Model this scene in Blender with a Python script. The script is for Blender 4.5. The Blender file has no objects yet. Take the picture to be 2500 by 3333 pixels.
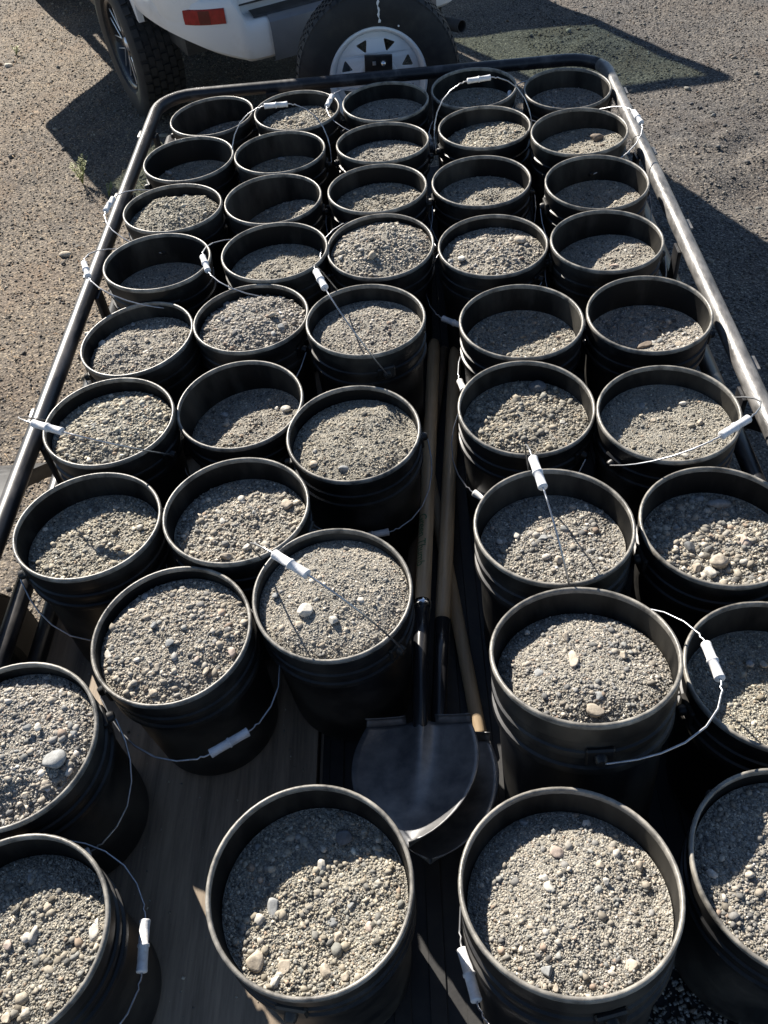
import bpy, bmesh, math, random
import numpy as np
from mathutils import Vector, Matrix, Quaternion

random.seed(7)
rng = np.random.default_rng(11)
R = math.radians
sc = bpy.context.scene
col = sc.collection

# ------------------------------------------------------------------ camera
cam = bpy.data.cameras.new('camera')
cam.sensor_fit = 'VERTICAL'
cam.sensor_height = 24.0
cam.lens = 20.244
cam.clip_start = 0.05
cam.clip_end = 2000.0
cam_o = bpy.data.objects.new('camera', cam)
col.objects.link(cam_o)
cam_o.matrix_world = Matrix(((0.99649, 0.06501, 0.05268, 0.0),
                             (-0.01336, 0.7451, -0.66682, 0.0),
                             (-0.0826, 0.66377, 0.74336, 2.1154),
                             (0, 0, 0, 1)))
sc.camera = cam_o

# ------------------------------------------------------------------ sky, sun, exposure
SUN_EL = R(34.5)
SUN_DIR = Vector((-0.51, 0.860, 0)).normalized()        # horizontally towards the sun
world = bpy.data.worlds.new('World')
sc.world = world
world.use_nodes = True
wn = world.node_tree.nodes
sky = wn.new('ShaderNodeTexSky')
sky.sky_type = 'NISHITA'
sky.sun_disc = False
sky.sun_elevation = SUN_EL
sky.sun_rotation = math.atan2(SUN_DIR.x, SUN_DIR.y)
sky.altitude = 1500.0
sky.air_density = 1.0
sky.dust_density = 0.4
wn['Background'].inputs['Strength'].default_value = 0.058
world.node_tree.links.new(sky.outputs['Color'], wn['Background'].inputs['Color'])
sun = bpy.data.lights.new('sun', 'SUN')
sun.energy = 5.0
sun.angle = R(0.53)
sun.color = (1.0, 0.93, 0.83)
sun_o = bpy.data.objects.new('sun', sun)
col.objects.link(sun_o)
sv = Vector((SUN_DIR.x * math.cos(SUN_EL), SUN_DIR.y * math.cos(SUN_EL), math.sin(SUN_EL)))
sun_o.rotation_euler = sv.to_track_quat('Z', 'Y').to_euler()
sun_o.location = sv * 30
vs = sc.view_settings
vs.view_transform = 'Standard'
vs.look = 'None'
vs.exposure = 1.25
vs.gamma = 1.0
vs.use_curve_mapping = False
try:
    sc.cycles.use_denoising = True
except Exception:
    pass

GROUND = 0.0
DECK = 0.45

BUCKETS = [  # key, x, y, rim z, rim slope x/y, fill depth, mound rise, mound slope x/y, bail axis, bail angle, bail reach
    ('A1', -0.688, 3.14, 0.806, 0.025, 0.024, 0.083, -0.002, 0.15, -0.1, 0, -38, 0.2),
    ('A2', -0.374, 3.086, 0.822, -0.005, 0.029, 0.051, 0.006, 0.02, -0.02, 0, -38, 0.2),
    ('A3', -0.061, 3.086, 0.826, -0.002, 0.024, 0.056, -0.008, 0.02, -0.02, 78, 16, 0.21),
    ('A4', 0.252, 3.142, 0.821, 0.004, 0.047, 0.066, -0.012, 0.02, -0.02, 95, -36, 0.2),
    ('A5', 0.578, 3.123, 0.798, -0.003, 0.057, 0.066, -0.012, 0.02, -0.02, 84, 8, 0.2),
    ('B1', -0.72, 2.79, 0.821, 0.002, 0.016, 0.077, -0.014, 0.02, -0.02, 20, -38, 0.2),
    ('B2', -0.415, 2.786, 0.819, 0.001, -0.008, 0.081, -0.014, 0.02, -0.02, 0, 60, 0.195),
    ('B3', -0.075, 2.784, 0.823, -0.013, -0.029, 0.057, 0, 0.02, -0.02, 0, -38, 0.2),
    ('B4', 0.262, 2.84, 0.818, 0.001, 0.008, 0.05, 0.006, 0.12, -0.05, 9, 68, 0.195),
    ('B5', 0.551, 2.718, 0.833, 0.015, 0.035, 0.056, -0.014, 0.1, -0.1, 96, 158, 0.2),
    ('C1', -0.721, 2.458, 0.829, -0.018, -0.023, 0.038, 0.03, 0.02, -0.02, 84, 20, 0.21),
    ('C2', -0.416, 2.484, 0.817, 0.001, 0.002, 0.088, -0.015, 0.25, -0.05, 0, -38, 0.2),
    ('C3', -0.095, 2.482, 0.824, 0.005, -0.01, 0.057, -0.004, 0.02, -0.02, 175, -38, 0.2),
    ('C4', 0.223, 2.514, 0.802, 0.003, 0.024, 0.063, -0.004, 0.02, -0.02, 0, -142, 0.2),
    ('C5', 0.554, 2.415, 0.82, -0.004, 0.039, 0.08, -0.02, 0.1, 0, 5, -142, 0.2),
    ('D1', -0.718, 2.155, 0.833, -0.029, -0.024, 0.086, -0.014, 0.02, -0.02, 111, 24, 0.21),
    ('D2', -0.389, 2.182, 0.819, -0.005, 0.003, 0.064, -0.002, 0.02, -0.02, 108, 20, 0.21),
    ('D3', -0.09, 2.173, 0.814, 0.008, 0.07, 0.022, 0.034, 0.02, -0.02, 15, 4, 0.21),
    ('D4', 0.222, 2.142, 0.807, 0.002, 0.027, 0.036, 0.022, 0.02, -0.02, 141, -24, 0.21),
    ('D5', 0.527, 2.107, 0.815, -0.002, 0.014, 0.076, -0.006, 0.12, 0, 0, -142, 0.2),
    ('E1', -0.733, 1.852, 0.796, 0.065, 0.027, 0.044, 0.016, 0.02, -0.02, 25, -142, 0.2),
    ('E2', -0.431, 1.882, 0.812, 0.006, -0.011, 0.032, 0.03, 0.02, -0.02, 150, -38, 0.2),
    ('E3', -0.129, 1.806, 0.833, -0.006, -0.006, 0.043, 0.012, 0.02, -0.02, 108, 64, 0.225),
    ('E4', 0.255, 1.766, 0.822, 0.001, 0.008, 0.07, -0.026, 0.02, -0.02, 102, -40, 0.195),
    ('E5', 0.567, 1.765, 0.816, -0.003, 0.027, 0.067, -0.03, 0.03, -0.12, 170, -142, 0.2),
    ('F1', -0.726, 1.5, 0.825, -0.02, 0.006, 0.035, 0.016, 0.02, -0.02, 156, 48, 0.24),
    ('F2', -0.43, 1.556, 0.8, 0.01, 0.04, 0.078, 0.0, 0.12, -0.06, 160, -38, 0.2),
    ('F3', -0.159, 1.423, 0.806, 0.021, 0.039, 0.036, 0.02, 0.02, -0.02, 8, -140, 0.2),
    ('F4', 0.229, 1.454, 0.818, -0.0, 0.044, 0.053, 0.006, 0.02, -0.02, 138, -44, 0.195),
    ('F5', 0.526, 1.392, 0.829, 0.005, 0.021, 0.047, -0.012, 0.02, -0.02, 33, 140, 0.21),
    ('G1', -0.706, 1.18, 0.826, -0.021, -0.024, 0.059, 0.002, 0.02, -0.02, 30, -140, 0.2),
    ('G2', -0.396, 1.194, 0.828, -0.016, -0.027, 0.055, 0.01, 0.02, -0.02, 170, -38, 0.2),
    ('G3', -0.192, 0.97, 0.823, 0.003, 0.031, 0.026, 0.026, 0.02, -0.02, 141, 72, 0.24),
    ('G4', 0.234, 1.077, 0.852, 0.005, -0.032, 0.065, 0.004, 0.02, -0.02, 96, 80, 0.21),
    ('G5', 0.553, 1.076, 0.822, 0.001, 0.008, 0.065, -0.004, 0.02, -0.02, 10, -140, 0.0),
    ('H1', -0.492, 0.906, 0.812, 0.028, 0.032, 0.029, 0.026, 0.02, -0.02, 30, 192, 0.21),
    ('H4', 0.233, 0.755, 0.911, 0.015, -0.199, 0.061, 0.034, 0.02, -0.02, 90, 172, 0.21),
    ('H5', 0.563, 0.755, 0.81, -0.0, -0.045, 0.071, -0.01, 0.02, -0.02, 10, -140, 0.0),
    ('I1', -0.731, 0.687, 0.836, -0.0, 0.053, 0.028, 0.034, 0.02, -0.02, 25, -142, 0.2),
    ('J1', -0.656, 0.385, 0.82, -0.0, -0.0, 0.061, 0.006, 0.02, -0.02, 96, 204, 0.18),
    ('J2', -0.208, 0.433, 0.841, -0.014, -0.006, 0.061, -0.012, 0.02, -0.02, 80, -140, 0.0),
    ('J4', 0.157, 0.406, 0.881, 0.016, -0.17, 0.055, 0.02, 0.02, -0.02, 102, -40, 0.195),
    ('J5', 0.493, 0.433, 0.82, -0.0, -0.0, 0.032, -0.006, 0.02, -0.02, 120, -38, 0.0),
]
STONES = [  # bucket, x, y, z, half width, half depth, tone
    ('G3', -0.243, 0.93, 0.816, 0.0171, 0.0151, 'pale'), ('G3', -0.188, 0.904, 0.817, 0.0101, 0.0104, 'pale'),
    ('G3', -0.253, 0.905, 0.811, 0.0077, 0.0085, 'tan'), ('G3', -0.302, 0.979, 0.805, 0.0079, 0.0078, 'grey'),
    ('H4', 0.217, 0.755, 0.883, 0.0098, 0.0186, 'tan'), ('H4', 0.16, 0.735, 0.876, 0.0105, 0.0088, 'grey'),
    ('H4', 0.142, 0.704, 0.874, 0.0111, 0.0096, 'grey'), ('H4', 0.236, 0.657, 0.89, 0.0179, 0.0114, 'tan'),
    ('H4', 0.215, 0.81, 0.866, 0.0078, 0.0101, 'tan'), ('H4', 0.301, 0.763, 0.877, 0.0068, 0.008, 'tan'),
    ('H4', 0.244, 0.681, 0.891, 0.0094, 0.0085, 'grey'), ('H4', 0.343, 0.697, 0.875, 0.0066, 0.0065, 'tan'),
    ('H4', 0.155, 0.839, 0.841, 0.0056, 0.0057, 'pale'), ('J4', 0.152, 0.465, 0.831, 0.0108, 0.0103, 'pink'),
    ('J4', 0.133, 0.413, 0.843, 0.0078, 0.0084, 'pale'), ('J4', 0.129, 0.428, 0.84, 0.0059, 0.0062, 'pale'),
    ('J4', 0.225, 0.306, 0.853, 0.0085, 0.0093, 'tan'), ('J4', 0.115, 0.305, 0.852, 0.0091, 0.009, 'grey'),
    ('J4', 0.214, 0.418, 0.843, 0.0059, 0.0057, 'pale'), ('J4', 0.21, 0.442, 0.837, 0.006, 0.0062, 'tan'),
    ('J4', 0.265, 0.442, 0.831, 0.0066, 0.0093, 'tan'), ('J4', 0.12, 0.353, 0.851, 0.0056, 0.0059, 'pale'),
    ('J4', 0.1, 0.361, 0.847, 0.0063, 0.0048, 'tan'), ('J4', 0.199, 0.304, 0.855, 0.0051, 0.0039, 'tan'),
    ('J4', 0.123, 0.285, 0.852, 0.0042, 0.0057, 'tan'), ('J4', 0.187, 0.284, 0.855, 0.0042, 0.0049, 'pink'),
    ('J4', 0.112, 0.521, 0.807, 0.0078, 0.0059, 'grey'), ('J2', -0.273, 0.424, 0.77, 0.0104, 0.0188, 'grey'),
    ('J2', -0.292, 0.405, 0.773, 0.0103, 0.0105, 'pale'), ('J2', -0.316, 0.392, 0.776, 0.0061, 0.0112, 'pale'),
    ('J2', -0.292, 0.35, 0.778, 0.0127, 0.0157, 'tan'), ('J2', -0.248, 0.34, 0.776, 0.0099, 0.014, 'tan'),
    ('J2', -0.202, 0.484, 0.768, 0.0086, 0.0101, 'pale'), ('J2', -0.189, 0.334, 0.777, 0.0086, 0.0108, 'tan'),
    ('J2', -0.26, 0.321, 0.779, 0.0098, 0.01, 'pale'), ('J2', -0.162, 0.325, 0.779, 0.0072, 0.0077, 'tan'),
    ('J2', -0.155, 0.424, 0.77, 0.0069, 0.0098, 'grey'), ('J2', -0.166, 0.523, 0.772, 0.0145, 0.012, 'dark'),
    ('J2', -0.183, 0.402, 0.77, 0.0096, 0.0097, 'grey'), ('J2', -0.174, 0.377, 0.772, 0.0067, 0.0111, 'tan'),
    ('J2', -0.287, 0.476, 0.771, 0.0093, 0.0092, 'grey'), ('J2', -0.303, 0.515, 0.775, 0.0051, 0.006, 'grey'),
    ('J2', -0.2, 0.446, 0.768, 0.0049, 0.0099, 'grey'), ('J2', -0.256, 0.327, 0.778, 0.0072, 0.007, 'pale'),
    ('J2', -0.127, 0.39, 0.775, 0.0068, 0.008, 'pink'), ('I1', -0.641, 0.651, 0.827, 0.021, 0.0189, 'grey'),
    ('I1', -0.699, 0.707, 0.841, 0.0074, 0.0087, 'grey'), ('I1', -0.681, 0.709, 0.839, 0.0066, 0.0078, 'pale'),
    ('I1', -0.623, 0.701, 0.825, 0.007, 0.0074, 'grey'), ('I1', -0.68, 0.596, 0.822, 0.0064, 0.0062, 'tan'),
    ('J1', -0.636, 0.401, 0.765, 0.0084, 0.0132, 'pale'), ('J1', -0.647, 0.397, 0.765, 0.0077, 0.0082, 'pale'),
    ('J1', -0.673, 0.388, 0.764, 0.007, 0.0082, 'pink'), ('J1', -0.627, 0.441, 0.763, 0.0093, 0.0084, 'tan'),
    ('J1', -0.545, 0.405, 0.763, 0.0084, 0.0189, 'pale'), ('J1', -0.667, 0.488, 0.76, 0.0066, 0.0086, 'grey'),
    ('J1', -0.62, 0.376, 0.765, 0.0059, 0.0057, 'grey'), ('J1', -0.648, 0.29, 0.764, 0.0073, 0.0078, 'tan'),
    ('J1', -0.589, 0.303, 0.765, 0.006, 0.007, 'tan'), ('H1', -0.376, 0.863, 0.795, 0.0084, 0.0119, 'pink'),
    ('H1', -0.612, 0.882, 0.784, 0.0086, 0.0101, 'pale'), ('H1', -0.419, 0.827, 0.797, 0.0058, 0.0118, 'tan'),
    ('H1', -0.493, 0.883, 0.808, 0.0102, 0.009, 'grey'), ('H1', -0.511, 0.791, 0.79, 0.0083, 0.0078, 'tan'),
    ('H1', -0.527, 0.8, 0.79, 0.0058, 0.0088, 'brown'), ('H1', -0.509, 0.837, 0.801, 0.0054, 0.0089, 'tan'),
    ('H1', -0.438, 0.849, 0.803, 0.0046, 0.0069, 'pink'), ('H1', -0.53, 0.927, 0.805, 0.0061, 0.0082, 'grey'),
    ('H1', -0.564, 1.008, 0.787, 0.0068, 0.008, 'grey'), ('G4', 0.218, 1.087, 0.79, 0.0118, 0.0118, 'grey'),
    ('G4', 0.241, 1.031, 0.793, 0.0107, 0.0115, 'tan'), ('G4', 0.265, 1.112, 0.789, 0.0101, 0.0097, 'grey'),
    ('G4', 0.168, 1.105, 0.787, 0.0083, 0.0097, 'pale'), ('G4', 0.217, 1.113, 0.788, 0.0078, 0.007, 'tan'),
    ('G5', 0.548, 1.034, 0.754, 0.0206, 0.0179, 'tan'), ('G5', 0.527, 1.006, 0.754, 0.0133, 0.0136, 'pale'),
    ('G5', 0.613, 1.078, 0.755, 0.0136, 0.0161, 'pink'), ('G5', 0.505, 1.073, 0.752, 0.0128, 0.014, 'dark'),
    ('G5', 0.495, 1.126, 0.752, 0.0102, 0.0082, 'grey'), ('G5', 0.59, 1.18, 0.755, 0.0284, 0.0139, 'grey'),
    ('G5', 0.556, 1.198, 0.755, 0.0115, 0.009, 'grey'), ('G5', 0.507, 1.023, 0.754, 0.0098, 0.0116, 'tan'),
    ('G5', 0.598, 1.029, 0.755, 0.0098, 0.0095, 'pale'), ('H5', 0.554, 0.82, 0.727, 0.0083, 0.0098, 'grey'),
    ('H5', 0.578, 0.818, 0.727, 0.0075, 0.0088, 'tan'), ('H5', 0.494, 0.791, 0.728, 0.0058, 0.0058, 'grey'),
    ('F4', 0.271, 1.563, 0.77, 0.0228, 0.0192, 'dark'), ('F4', 0.31, 1.441, 0.77, 0.0073, 0.0055, 'pale'),
    ('F5', 0.583, 1.47, 0.777, 0.0083, 0.0061, 'pale'), ('F5', 0.509, 1.426, 0.77, 0.0082, 0.0061, 'tan'),
    ('F5', 0.548, 1.305, 0.775, 0.0098, 0.0075, 'pale'), ('F5', 0.606, 1.403, 0.776, 0.0066, 0.0084, 'tan'),
    ('F5', 0.494, 1.472, 0.774, 0.0079, 0.0105, 'grey'), ('E5', 0.567, 1.758, 0.72, 0.0263, 0.011, 'brown'),
    ('E5', 0.646, 1.733, 0.735, 0.0098, 0.0081, 'tan'), ('E5', 0.607, 1.765, 0.722, 0.0088, 0.0082, 'grey'),
    ('E5', 0.596, 1.821, 0.72, 0.0048, 0.0063, 'pale'), ('D3', -0.203, 2.144, 0.799, 0.0091, 0.0099, 'pale'),
    ('D3', -0.109, 2.114, 0.816, 0.0128, 0.015, 'tan'), ('D3', -0.191, 2.245, 0.801, 0.0081, 0.0063, 'tan'),
    ('D4', 0.303, 2.18, 0.786, 0.0169, 0.0161, 'tan'), ('D4', 0.134, 2.115, 0.782, 0.0128, 0.0143, 'pale'),
    ('D4', 0.101, 2.118, 0.774, 0.0103, 0.0091, 'grey'), ('D5', 0.592, 2.148, 0.743, 0.0084, 0.0107, 'pale'),
    ('D5', 0.554, 2.089, 0.736, 0.0128, 0.009, 'pink'), ('E1', -0.847, 1.895, 0.747, 0.0125, 0.0147, 'pale'),
    ('E1', -0.838, 1.851, 0.751, 0.0111, 0.0108, 'grey'), ('E1', -0.776, 1.968, 0.753, 0.0083, 0.0075, 'grey'),
    ('E1', -0.716, 1.868, 0.769, 0.0073, 0.0079, 'tan'), ('E2', -0.541, 1.938, 0.783, 0.0099, 0.0073, 'tan'),
    ('E2', -0.375, 1.884, 0.807, 0.0121, 0.0121, 'tan'), ('E2', -0.348, 1.838, 0.8, 0.0095, 0.0105, 'grey'),
    ('E2', -0.45, 1.798, 0.801, 0.0053, 0.0069, 'pale'), ('F1', -0.702, 1.578, 0.8, 0.0177, 0.0091, 'tan'),
    ('F1', -0.766, 1.505, 0.805, 0.0092, 0.0089, 'grey'), ('F1', -0.684, 1.498, 0.805, 0.0086, 0.0057, 'tan'),
    ('F1', -0.714, 1.471, 0.806, 0.0048, 0.0057, 'dark'), ('F1', -0.604, 1.522, 0.794, 0.0076, 0.0077, 'tan'),
    ('F1', -0.769, 1.412, 0.8, 0.0084, 0.008, 'dark'), ('F2', -0.334, 1.593, 0.734, 0.0147, 0.0113, 'pale'),
    ('F2', -0.479, 1.574, 0.715, 0.0125, 0.008, 'tan'), ('F2', -0.357, 1.603, 0.731, 0.0057, 0.0067, 'pale'),
    ('F2', -0.492, 1.613, 0.713, 0.0115, 0.0088, 'grey'), ('F3', -0.25, 1.355, 0.772, 0.0103, 0.0103, 'tan'),
    ('F3', -0.182, 1.331, 0.778, 0.0132, 0.0095, 'grey'), ('F3', -0.248, 1.396, 0.777, 0.0062, 0.0055, 'pale'),
    ('G2', -0.302, 1.239, 0.776, 0.0128, 0.0151, 'tan'), ('G2', -0.401, 1.26, 0.778, 0.0099, 0.0099, 'pale'),
    ('G2', -0.375, 1.12, 0.784, 0.0085, 0.0094, 'pale'), ('G2', -0.416, 1.099, 0.783, 0.0131, 0.0099, 'tan'),
    ('G2', -0.433, 1.197, 0.782, 0.0068, 0.0114, 'pale'), ('G2', -0.368, 1.212, 0.782, 0.0083, 0.0086, 'grey'),
    ('G2', -0.355, 1.159, 0.783, 0.0053, 0.0062, 'tan'), ('G1', -0.679, 1.274, 0.764, 0.0096, 0.0083, 'tan'),
    ('G1', -0.617, 1.208, 0.767, 0.0074, 0.0075, 'pale'), ('G1', -0.654, 1.156, 0.77, 0.0082, 0.0051, 'tan'),
    ('B5', 0.621, 2.773, 0.773, 0.0302, 0.0213, 'brown'), ('B5', 0.63, 2.715, 0.777, 0.0119, 0.0087, 'brown'),
    ('B1', -0.819, 2.86, 0.738, 0.0136, 0.0151, 'grey'), ('B2', -0.426, 2.905, 0.73, 0.0177, 0.0104, 'grey'),
    ('B4', 0.327, 2.871, 0.779, 0.0108, 0.0082, 'tan'), ('B3', -0.175, 2.836, 0.763, 0.0062, 0.0073, 'grey'),
    ('C1', -0.689, 2.473, 0.819, 0.0064, 0.0075, 'pale'), ('C1', -0.693, 2.425, 0.82, 0.0056, 0.0066, 'pale'),
    ('C4', 0.319, 2.588, 0.74, 0.0073, 0.0069, 'tan'), ('A2', -0.419, 3.128, 0.776, 0.0075, 0.0068, 'grey'),
    ('C3', -0.182, 2.571, 0.761, 0.0066, 0.0061, 'grey'),
]

# ------------------------------------------------------------------ materials
def new_mat(name):
    m = bpy.data.materials.new(name)
    m.use_nodes = True
    nt = m.node_tree
    return m, nt, nt.nodes['Principled BSDF']

def nd(nt, kind, **kw):
    n = nt.nodes.new(kind)
    for k, v in kw.items():
        if hasattr(n, k):
            setattr(n, k, v)
        else:
            n.inputs[k.replace('_', ' ')].default_value = v
    return n

def ramp(nt, stops):
    n = nt.nodes.new('ShaderNodeValToRGB')
    e = n.color_ramp.elements
    while len(e) < len(stops):
        e.new(0.5)
    for el, (p, c) in zip(e, stops):
        el.position = p
        el.color = (c[0], c[1], c[2], 1) if len(c) == 3 else c
    return n

def coords(nt, scale=(1, 1, 1), generated='Object'):
    tc = nt.nodes.new('ShaderNodeTexCoord')
    mp = nt.nodes.new('ShaderNodeMapping')
    mp.inputs['Scale'].default_value = scale
    nt.links.new(tc.outputs[generated], mp.inputs['Vector'])
    return mp.outputs['Vector']

def noise(nt, vec, scale, detail=4, rough=0.55):
    n = nt.nodes.new('ShaderNodeTexNoise')
    n.inputs['Scale'].default_value = scale
    n.inputs['Detail'].default_value = detail
    n.inputs['Roughness'].default_value = rough
    if vec is not None:
        nt.links.new(vec, n.inputs['Vector'])
    return n

def bump(nt, b, height, strength=0.3, dist=0.01):
    n = nt.nodes.new('ShaderNodeBump')
    n.inputs['Strength'].default_value = strength
    n.inputs['Distance'].default_value = dist
    nt.links.new(height, n.inputs['Height'])
    nt.links.new(n.outputs['Normal'], b.inputs['Normal'])

def mottled(name, c1, c2, scale=12, rough=(0.4, 0.6), metal=0.0, stretch=(1, 1, 1), lo=0.35, hi=0.7, bstr=0.0, detail=5, spec=0.5, per_object=False, bdist=0.002):
    """two-tone noise material: wear, dust or grain of the thing itself"""
    m, nt, b = new_mat(name)
    v = coords(nt, stretch)
    if per_object:
        oi = nt.nodes.new('ShaderNodeObjectInfo')
        va = nt.nodes.new('ShaderNodeVectorMath'); va.operation = 'ADD'
        sm = nt.nodes.new('ShaderNodeVectorMath'); sm.operation = 'SCALE'
        sm.inputs['Scale'].default_value = 17.0
        cx = nt.nodes.new('ShaderNodeCombineXYZ')
        for i in range(3):
            nt.links.new(oi.outputs['Random'], cx.inputs[i])
        nt.links.new(cx.outputs[0], sm.inputs[0])
        nt.links.new(v, va.inputs[0]); nt.links.new(sm.outputs[0], va.inputs[1])
        v = va.outputs[0]
    n = noise(nt, v, scale, detail, 0.62)
    r = ramp(nt, [(lo, c1), (hi, c2)])
    nt.links.new(n.outputs['Fac'], r.inputs['Fac'])
    nt.links.new(r.outputs['Color'], b.inputs['Base Color'])
    mr = nt.nodes.new('ShaderNodeMapRange')
    mr.inputs['To Min'].default_value = rough[0]
    mr.inputs['To Max'].default_value = rough[1]
    nt.links.new(n.outputs['Fac'], mr.inputs['Value'])
    nt.links.new(mr.outputs[0], b.inputs['Roughness'])
    b.inputs['Metallic'].default_value = metal
    b.inputs['Specular IOR Level'].default_value = spec
    if bstr:
        n2 = noise(nt, v, scale * 4, 4)
        bump(nt, b, n2.outputs['Fac'], bstr, bdist)
    return m

def tinted(name, rough=0.85, grain=220, contrast=0.35, bstr=0.25):
    """stone: own colour from the 'tint' attribute, fine grain on top"""
    m, nt, b = new_mat(name)
    at = nt.nodes.new('ShaderNodeAttribute'); at.attribute_name = 'tint'
    v = coords(nt)
    n = noise(nt, v, grain, 4, 0.7)
    r = ramp(nt, [(0.3, (1 - contrast,) * 3), (0.7, (1 + contrast * 0.5,) * 3)])
    nt.links.new(n.outputs['Fac'], r.inputs['Fac'])
    mx = nt.nodes.new('ShaderNodeMix'); mx.data_type = 'RGBA'; mx.blend_type = 'MULTIPLY'
    mx.inputs['Factor'].default_value = 1.0
    nt.links.new(at.outputs['Color'], mx.inputs['A']); nt.links.new(r.outputs['Color'], mx.inputs['B'])
    nt.links.new(mx.outputs['Result'], b.inputs['Base Color'])
    b.inputs['Roughness'].default_value = rough
    b.inputs['Specular IOR Level'].default_value = 0.25
    bump(nt, b, n.outputs['Fac'], bstr, 0.002)
    return m

def plain(name, c, rough=0.5, metal=0.0, spec=0.5):
    m, nt, b = new_mat(name)
    b.inputs['Base Color'].default_value = (*c, 1)
    b.inputs['Roughness'].default_value = rough
    b.inputs['Metallic'].default_value = metal
    b.inputs['Specular IOR Level'].default_value = spec
    return m

def ground_material():
    m, nt, b = new_mat('dirt_gravel')
    v = coords(nt)
    v1 = nt.nodes.new('ShaderNodeTexVoronoi'); v1.inputs['Scale'].default_value = 150
    v2 = nt.nodes.new('ShaderNodeTexVoronoi'); v2.inputs['Scale'].default_value = 70
    nt.links.new(v, v1.inputs['Vector']); nt.links.new(v, v2.inputs['Vector'])
    sp = nt.nodes.new('ShaderNodeSeparateColor')
    nt.links.new(v1.outputs['Color'], sp.inputs['Color'])
    r = ramp(nt, [(0.0, (0.07, 0.063, 0.056)), (0.25, (0.14, 0.128, 0.115)), (0.45, (0.21, 0.187, 0.162)), (0.62, (0.155, 0.150, 0.147)), (0.8, (0.28, 0.245, 0.20)), (1.0, (0.45, 0.41, 0.345))])
    nt.links.new(sp.outputs[0], r.inputs['Fac'])
    big = noise(nt, v, 1.1, 6, 0.6)
    r2 = ramp(nt, [(0.35, (0.72, 0.72, 0.74)), (0.6, (1.15, 1.08, 1.0))])
    nt.links.new(big.outputs['Fac'], r2.inputs['Fac'])
    mx = nt.nodes.new('ShaderNodeMix'); mx.data_type = 'RGBA'; mx.blend_type = 'MULTIPLY'
    mx.inputs['Factor'].default_value = 1
    nt.links.new(r.outputs['Color'], mx.inputs['A']); nt.links.new(r2.outputs['Color'], mx.inputs['B'])
    weed = noise(nt, v, 2.4, 3, 0.5)
    r3 = ramp(nt, [(0.5, (0, 0, 0)), (0.72, (0.32, 0.32, 0.32))])
    nt.links.new(weed.outputs['Fac'], r3.inputs['Fac'])
    mx2 = nt.nodes.new('ShaderNodeMix'); mx2.data_type = 'RGBA'
    nt.links.new(r3.outputs['Color'], mx2.inputs['Factor'])
    nt.links.new(mx.outputs['Result'], mx2.inputs['A'])
    mx2.inputs['B'].default_value = (0.24, 0.165, 0.11, 1)
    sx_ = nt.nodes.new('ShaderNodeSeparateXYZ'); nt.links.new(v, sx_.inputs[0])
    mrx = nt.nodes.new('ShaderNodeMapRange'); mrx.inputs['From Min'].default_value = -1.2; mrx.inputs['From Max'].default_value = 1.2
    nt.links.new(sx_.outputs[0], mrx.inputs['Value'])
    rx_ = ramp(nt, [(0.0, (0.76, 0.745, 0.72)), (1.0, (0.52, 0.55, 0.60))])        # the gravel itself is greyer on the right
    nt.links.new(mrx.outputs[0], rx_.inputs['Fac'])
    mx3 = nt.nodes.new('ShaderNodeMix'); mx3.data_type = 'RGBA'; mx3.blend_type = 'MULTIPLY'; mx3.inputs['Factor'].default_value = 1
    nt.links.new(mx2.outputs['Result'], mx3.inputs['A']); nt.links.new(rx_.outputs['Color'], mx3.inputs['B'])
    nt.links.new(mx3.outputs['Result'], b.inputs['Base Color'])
    b.inputs['Roughness'].default_value = 0.9
    b.inputs['Specular IOR Level'].default_value = 0.2
    ad = nt.nodes.new('ShaderNodeMath'); ad.operation = 'MULTIPLY_ADD'
    nt.links.new(v1.outputs['Distance'], ad.inputs[0]); ad.inputs[1].default_value = -0.6
    nt.links.new(v2.outputs['Distance'], ad.inputs[2])
    inv = nt.nodes.new('ShaderNodeMath'); inv.operation = 'MULTIPLY'; inv.inputs[1].default_value = -1
    nt.links.new(ad.outputs[0], inv.inputs[0])
    bump(nt, b, inv.outputs[0], 0.6, 0.008)
    return m

def grit_material():
    """the fines between the stones: sand-sized grains in the same stone colours"""
    m, nt, b = new_mat('grit')
    v = coords(nt)
    v1 = nt.nodes.new('ShaderNodeTexVoronoi'); v1.inputs['Scale'].default_value = 420
    nt.links.new(v, v1.inputs['Vector'])
    sp = nt.nodes.new('ShaderNodeSeparateColor'); nt.links.new(v1.outputs['Color'], sp.inputs['Color'])
    r = ramp(nt, [(0.0, (0.10, 0.098, 0.09)), (0.3, (0.25, 0.24, 0.21)), (0.6, (0.34, 0.315, 0.265)), (0.85, (0.42, 0.39, 0.325)), (1.0, (0.55, 0.52, 0.45))])
    nt.links.new(sp.outputs[0], r.inputs['Fac'])
    at = nt.nodes.new('ShaderNodeAttribute'); at.attribute_name = 'tint'
    mx = nt.nodes.new('ShaderNodeMix'); mx.data_type = 'RGBA'; mx.inputs['Factor'].default_value = 0.35
    nt.links.new(r.outputs['Color'], mx.inputs['A']); nt.links.new(at.outputs['Color'], mx.inputs['B'])
    nt.links.new(mx.outputs['Result'], b.inputs['Base Color'])
    b.inputs['Roughness'].default_value = 0.9
    b.inputs['Specular IOR Level'].default_value = 0.2
    inv = nt.nodes.new('ShaderNodeMath'); inv.operation = 'MULTIPLY'; inv.inputs[1].default_value = -1
    nt.links.new(v1.outputs['Distance'], inv.inputs[0])
    bump(nt, b, inv.outputs[0], 0.9, 0.003)
    return m

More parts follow.
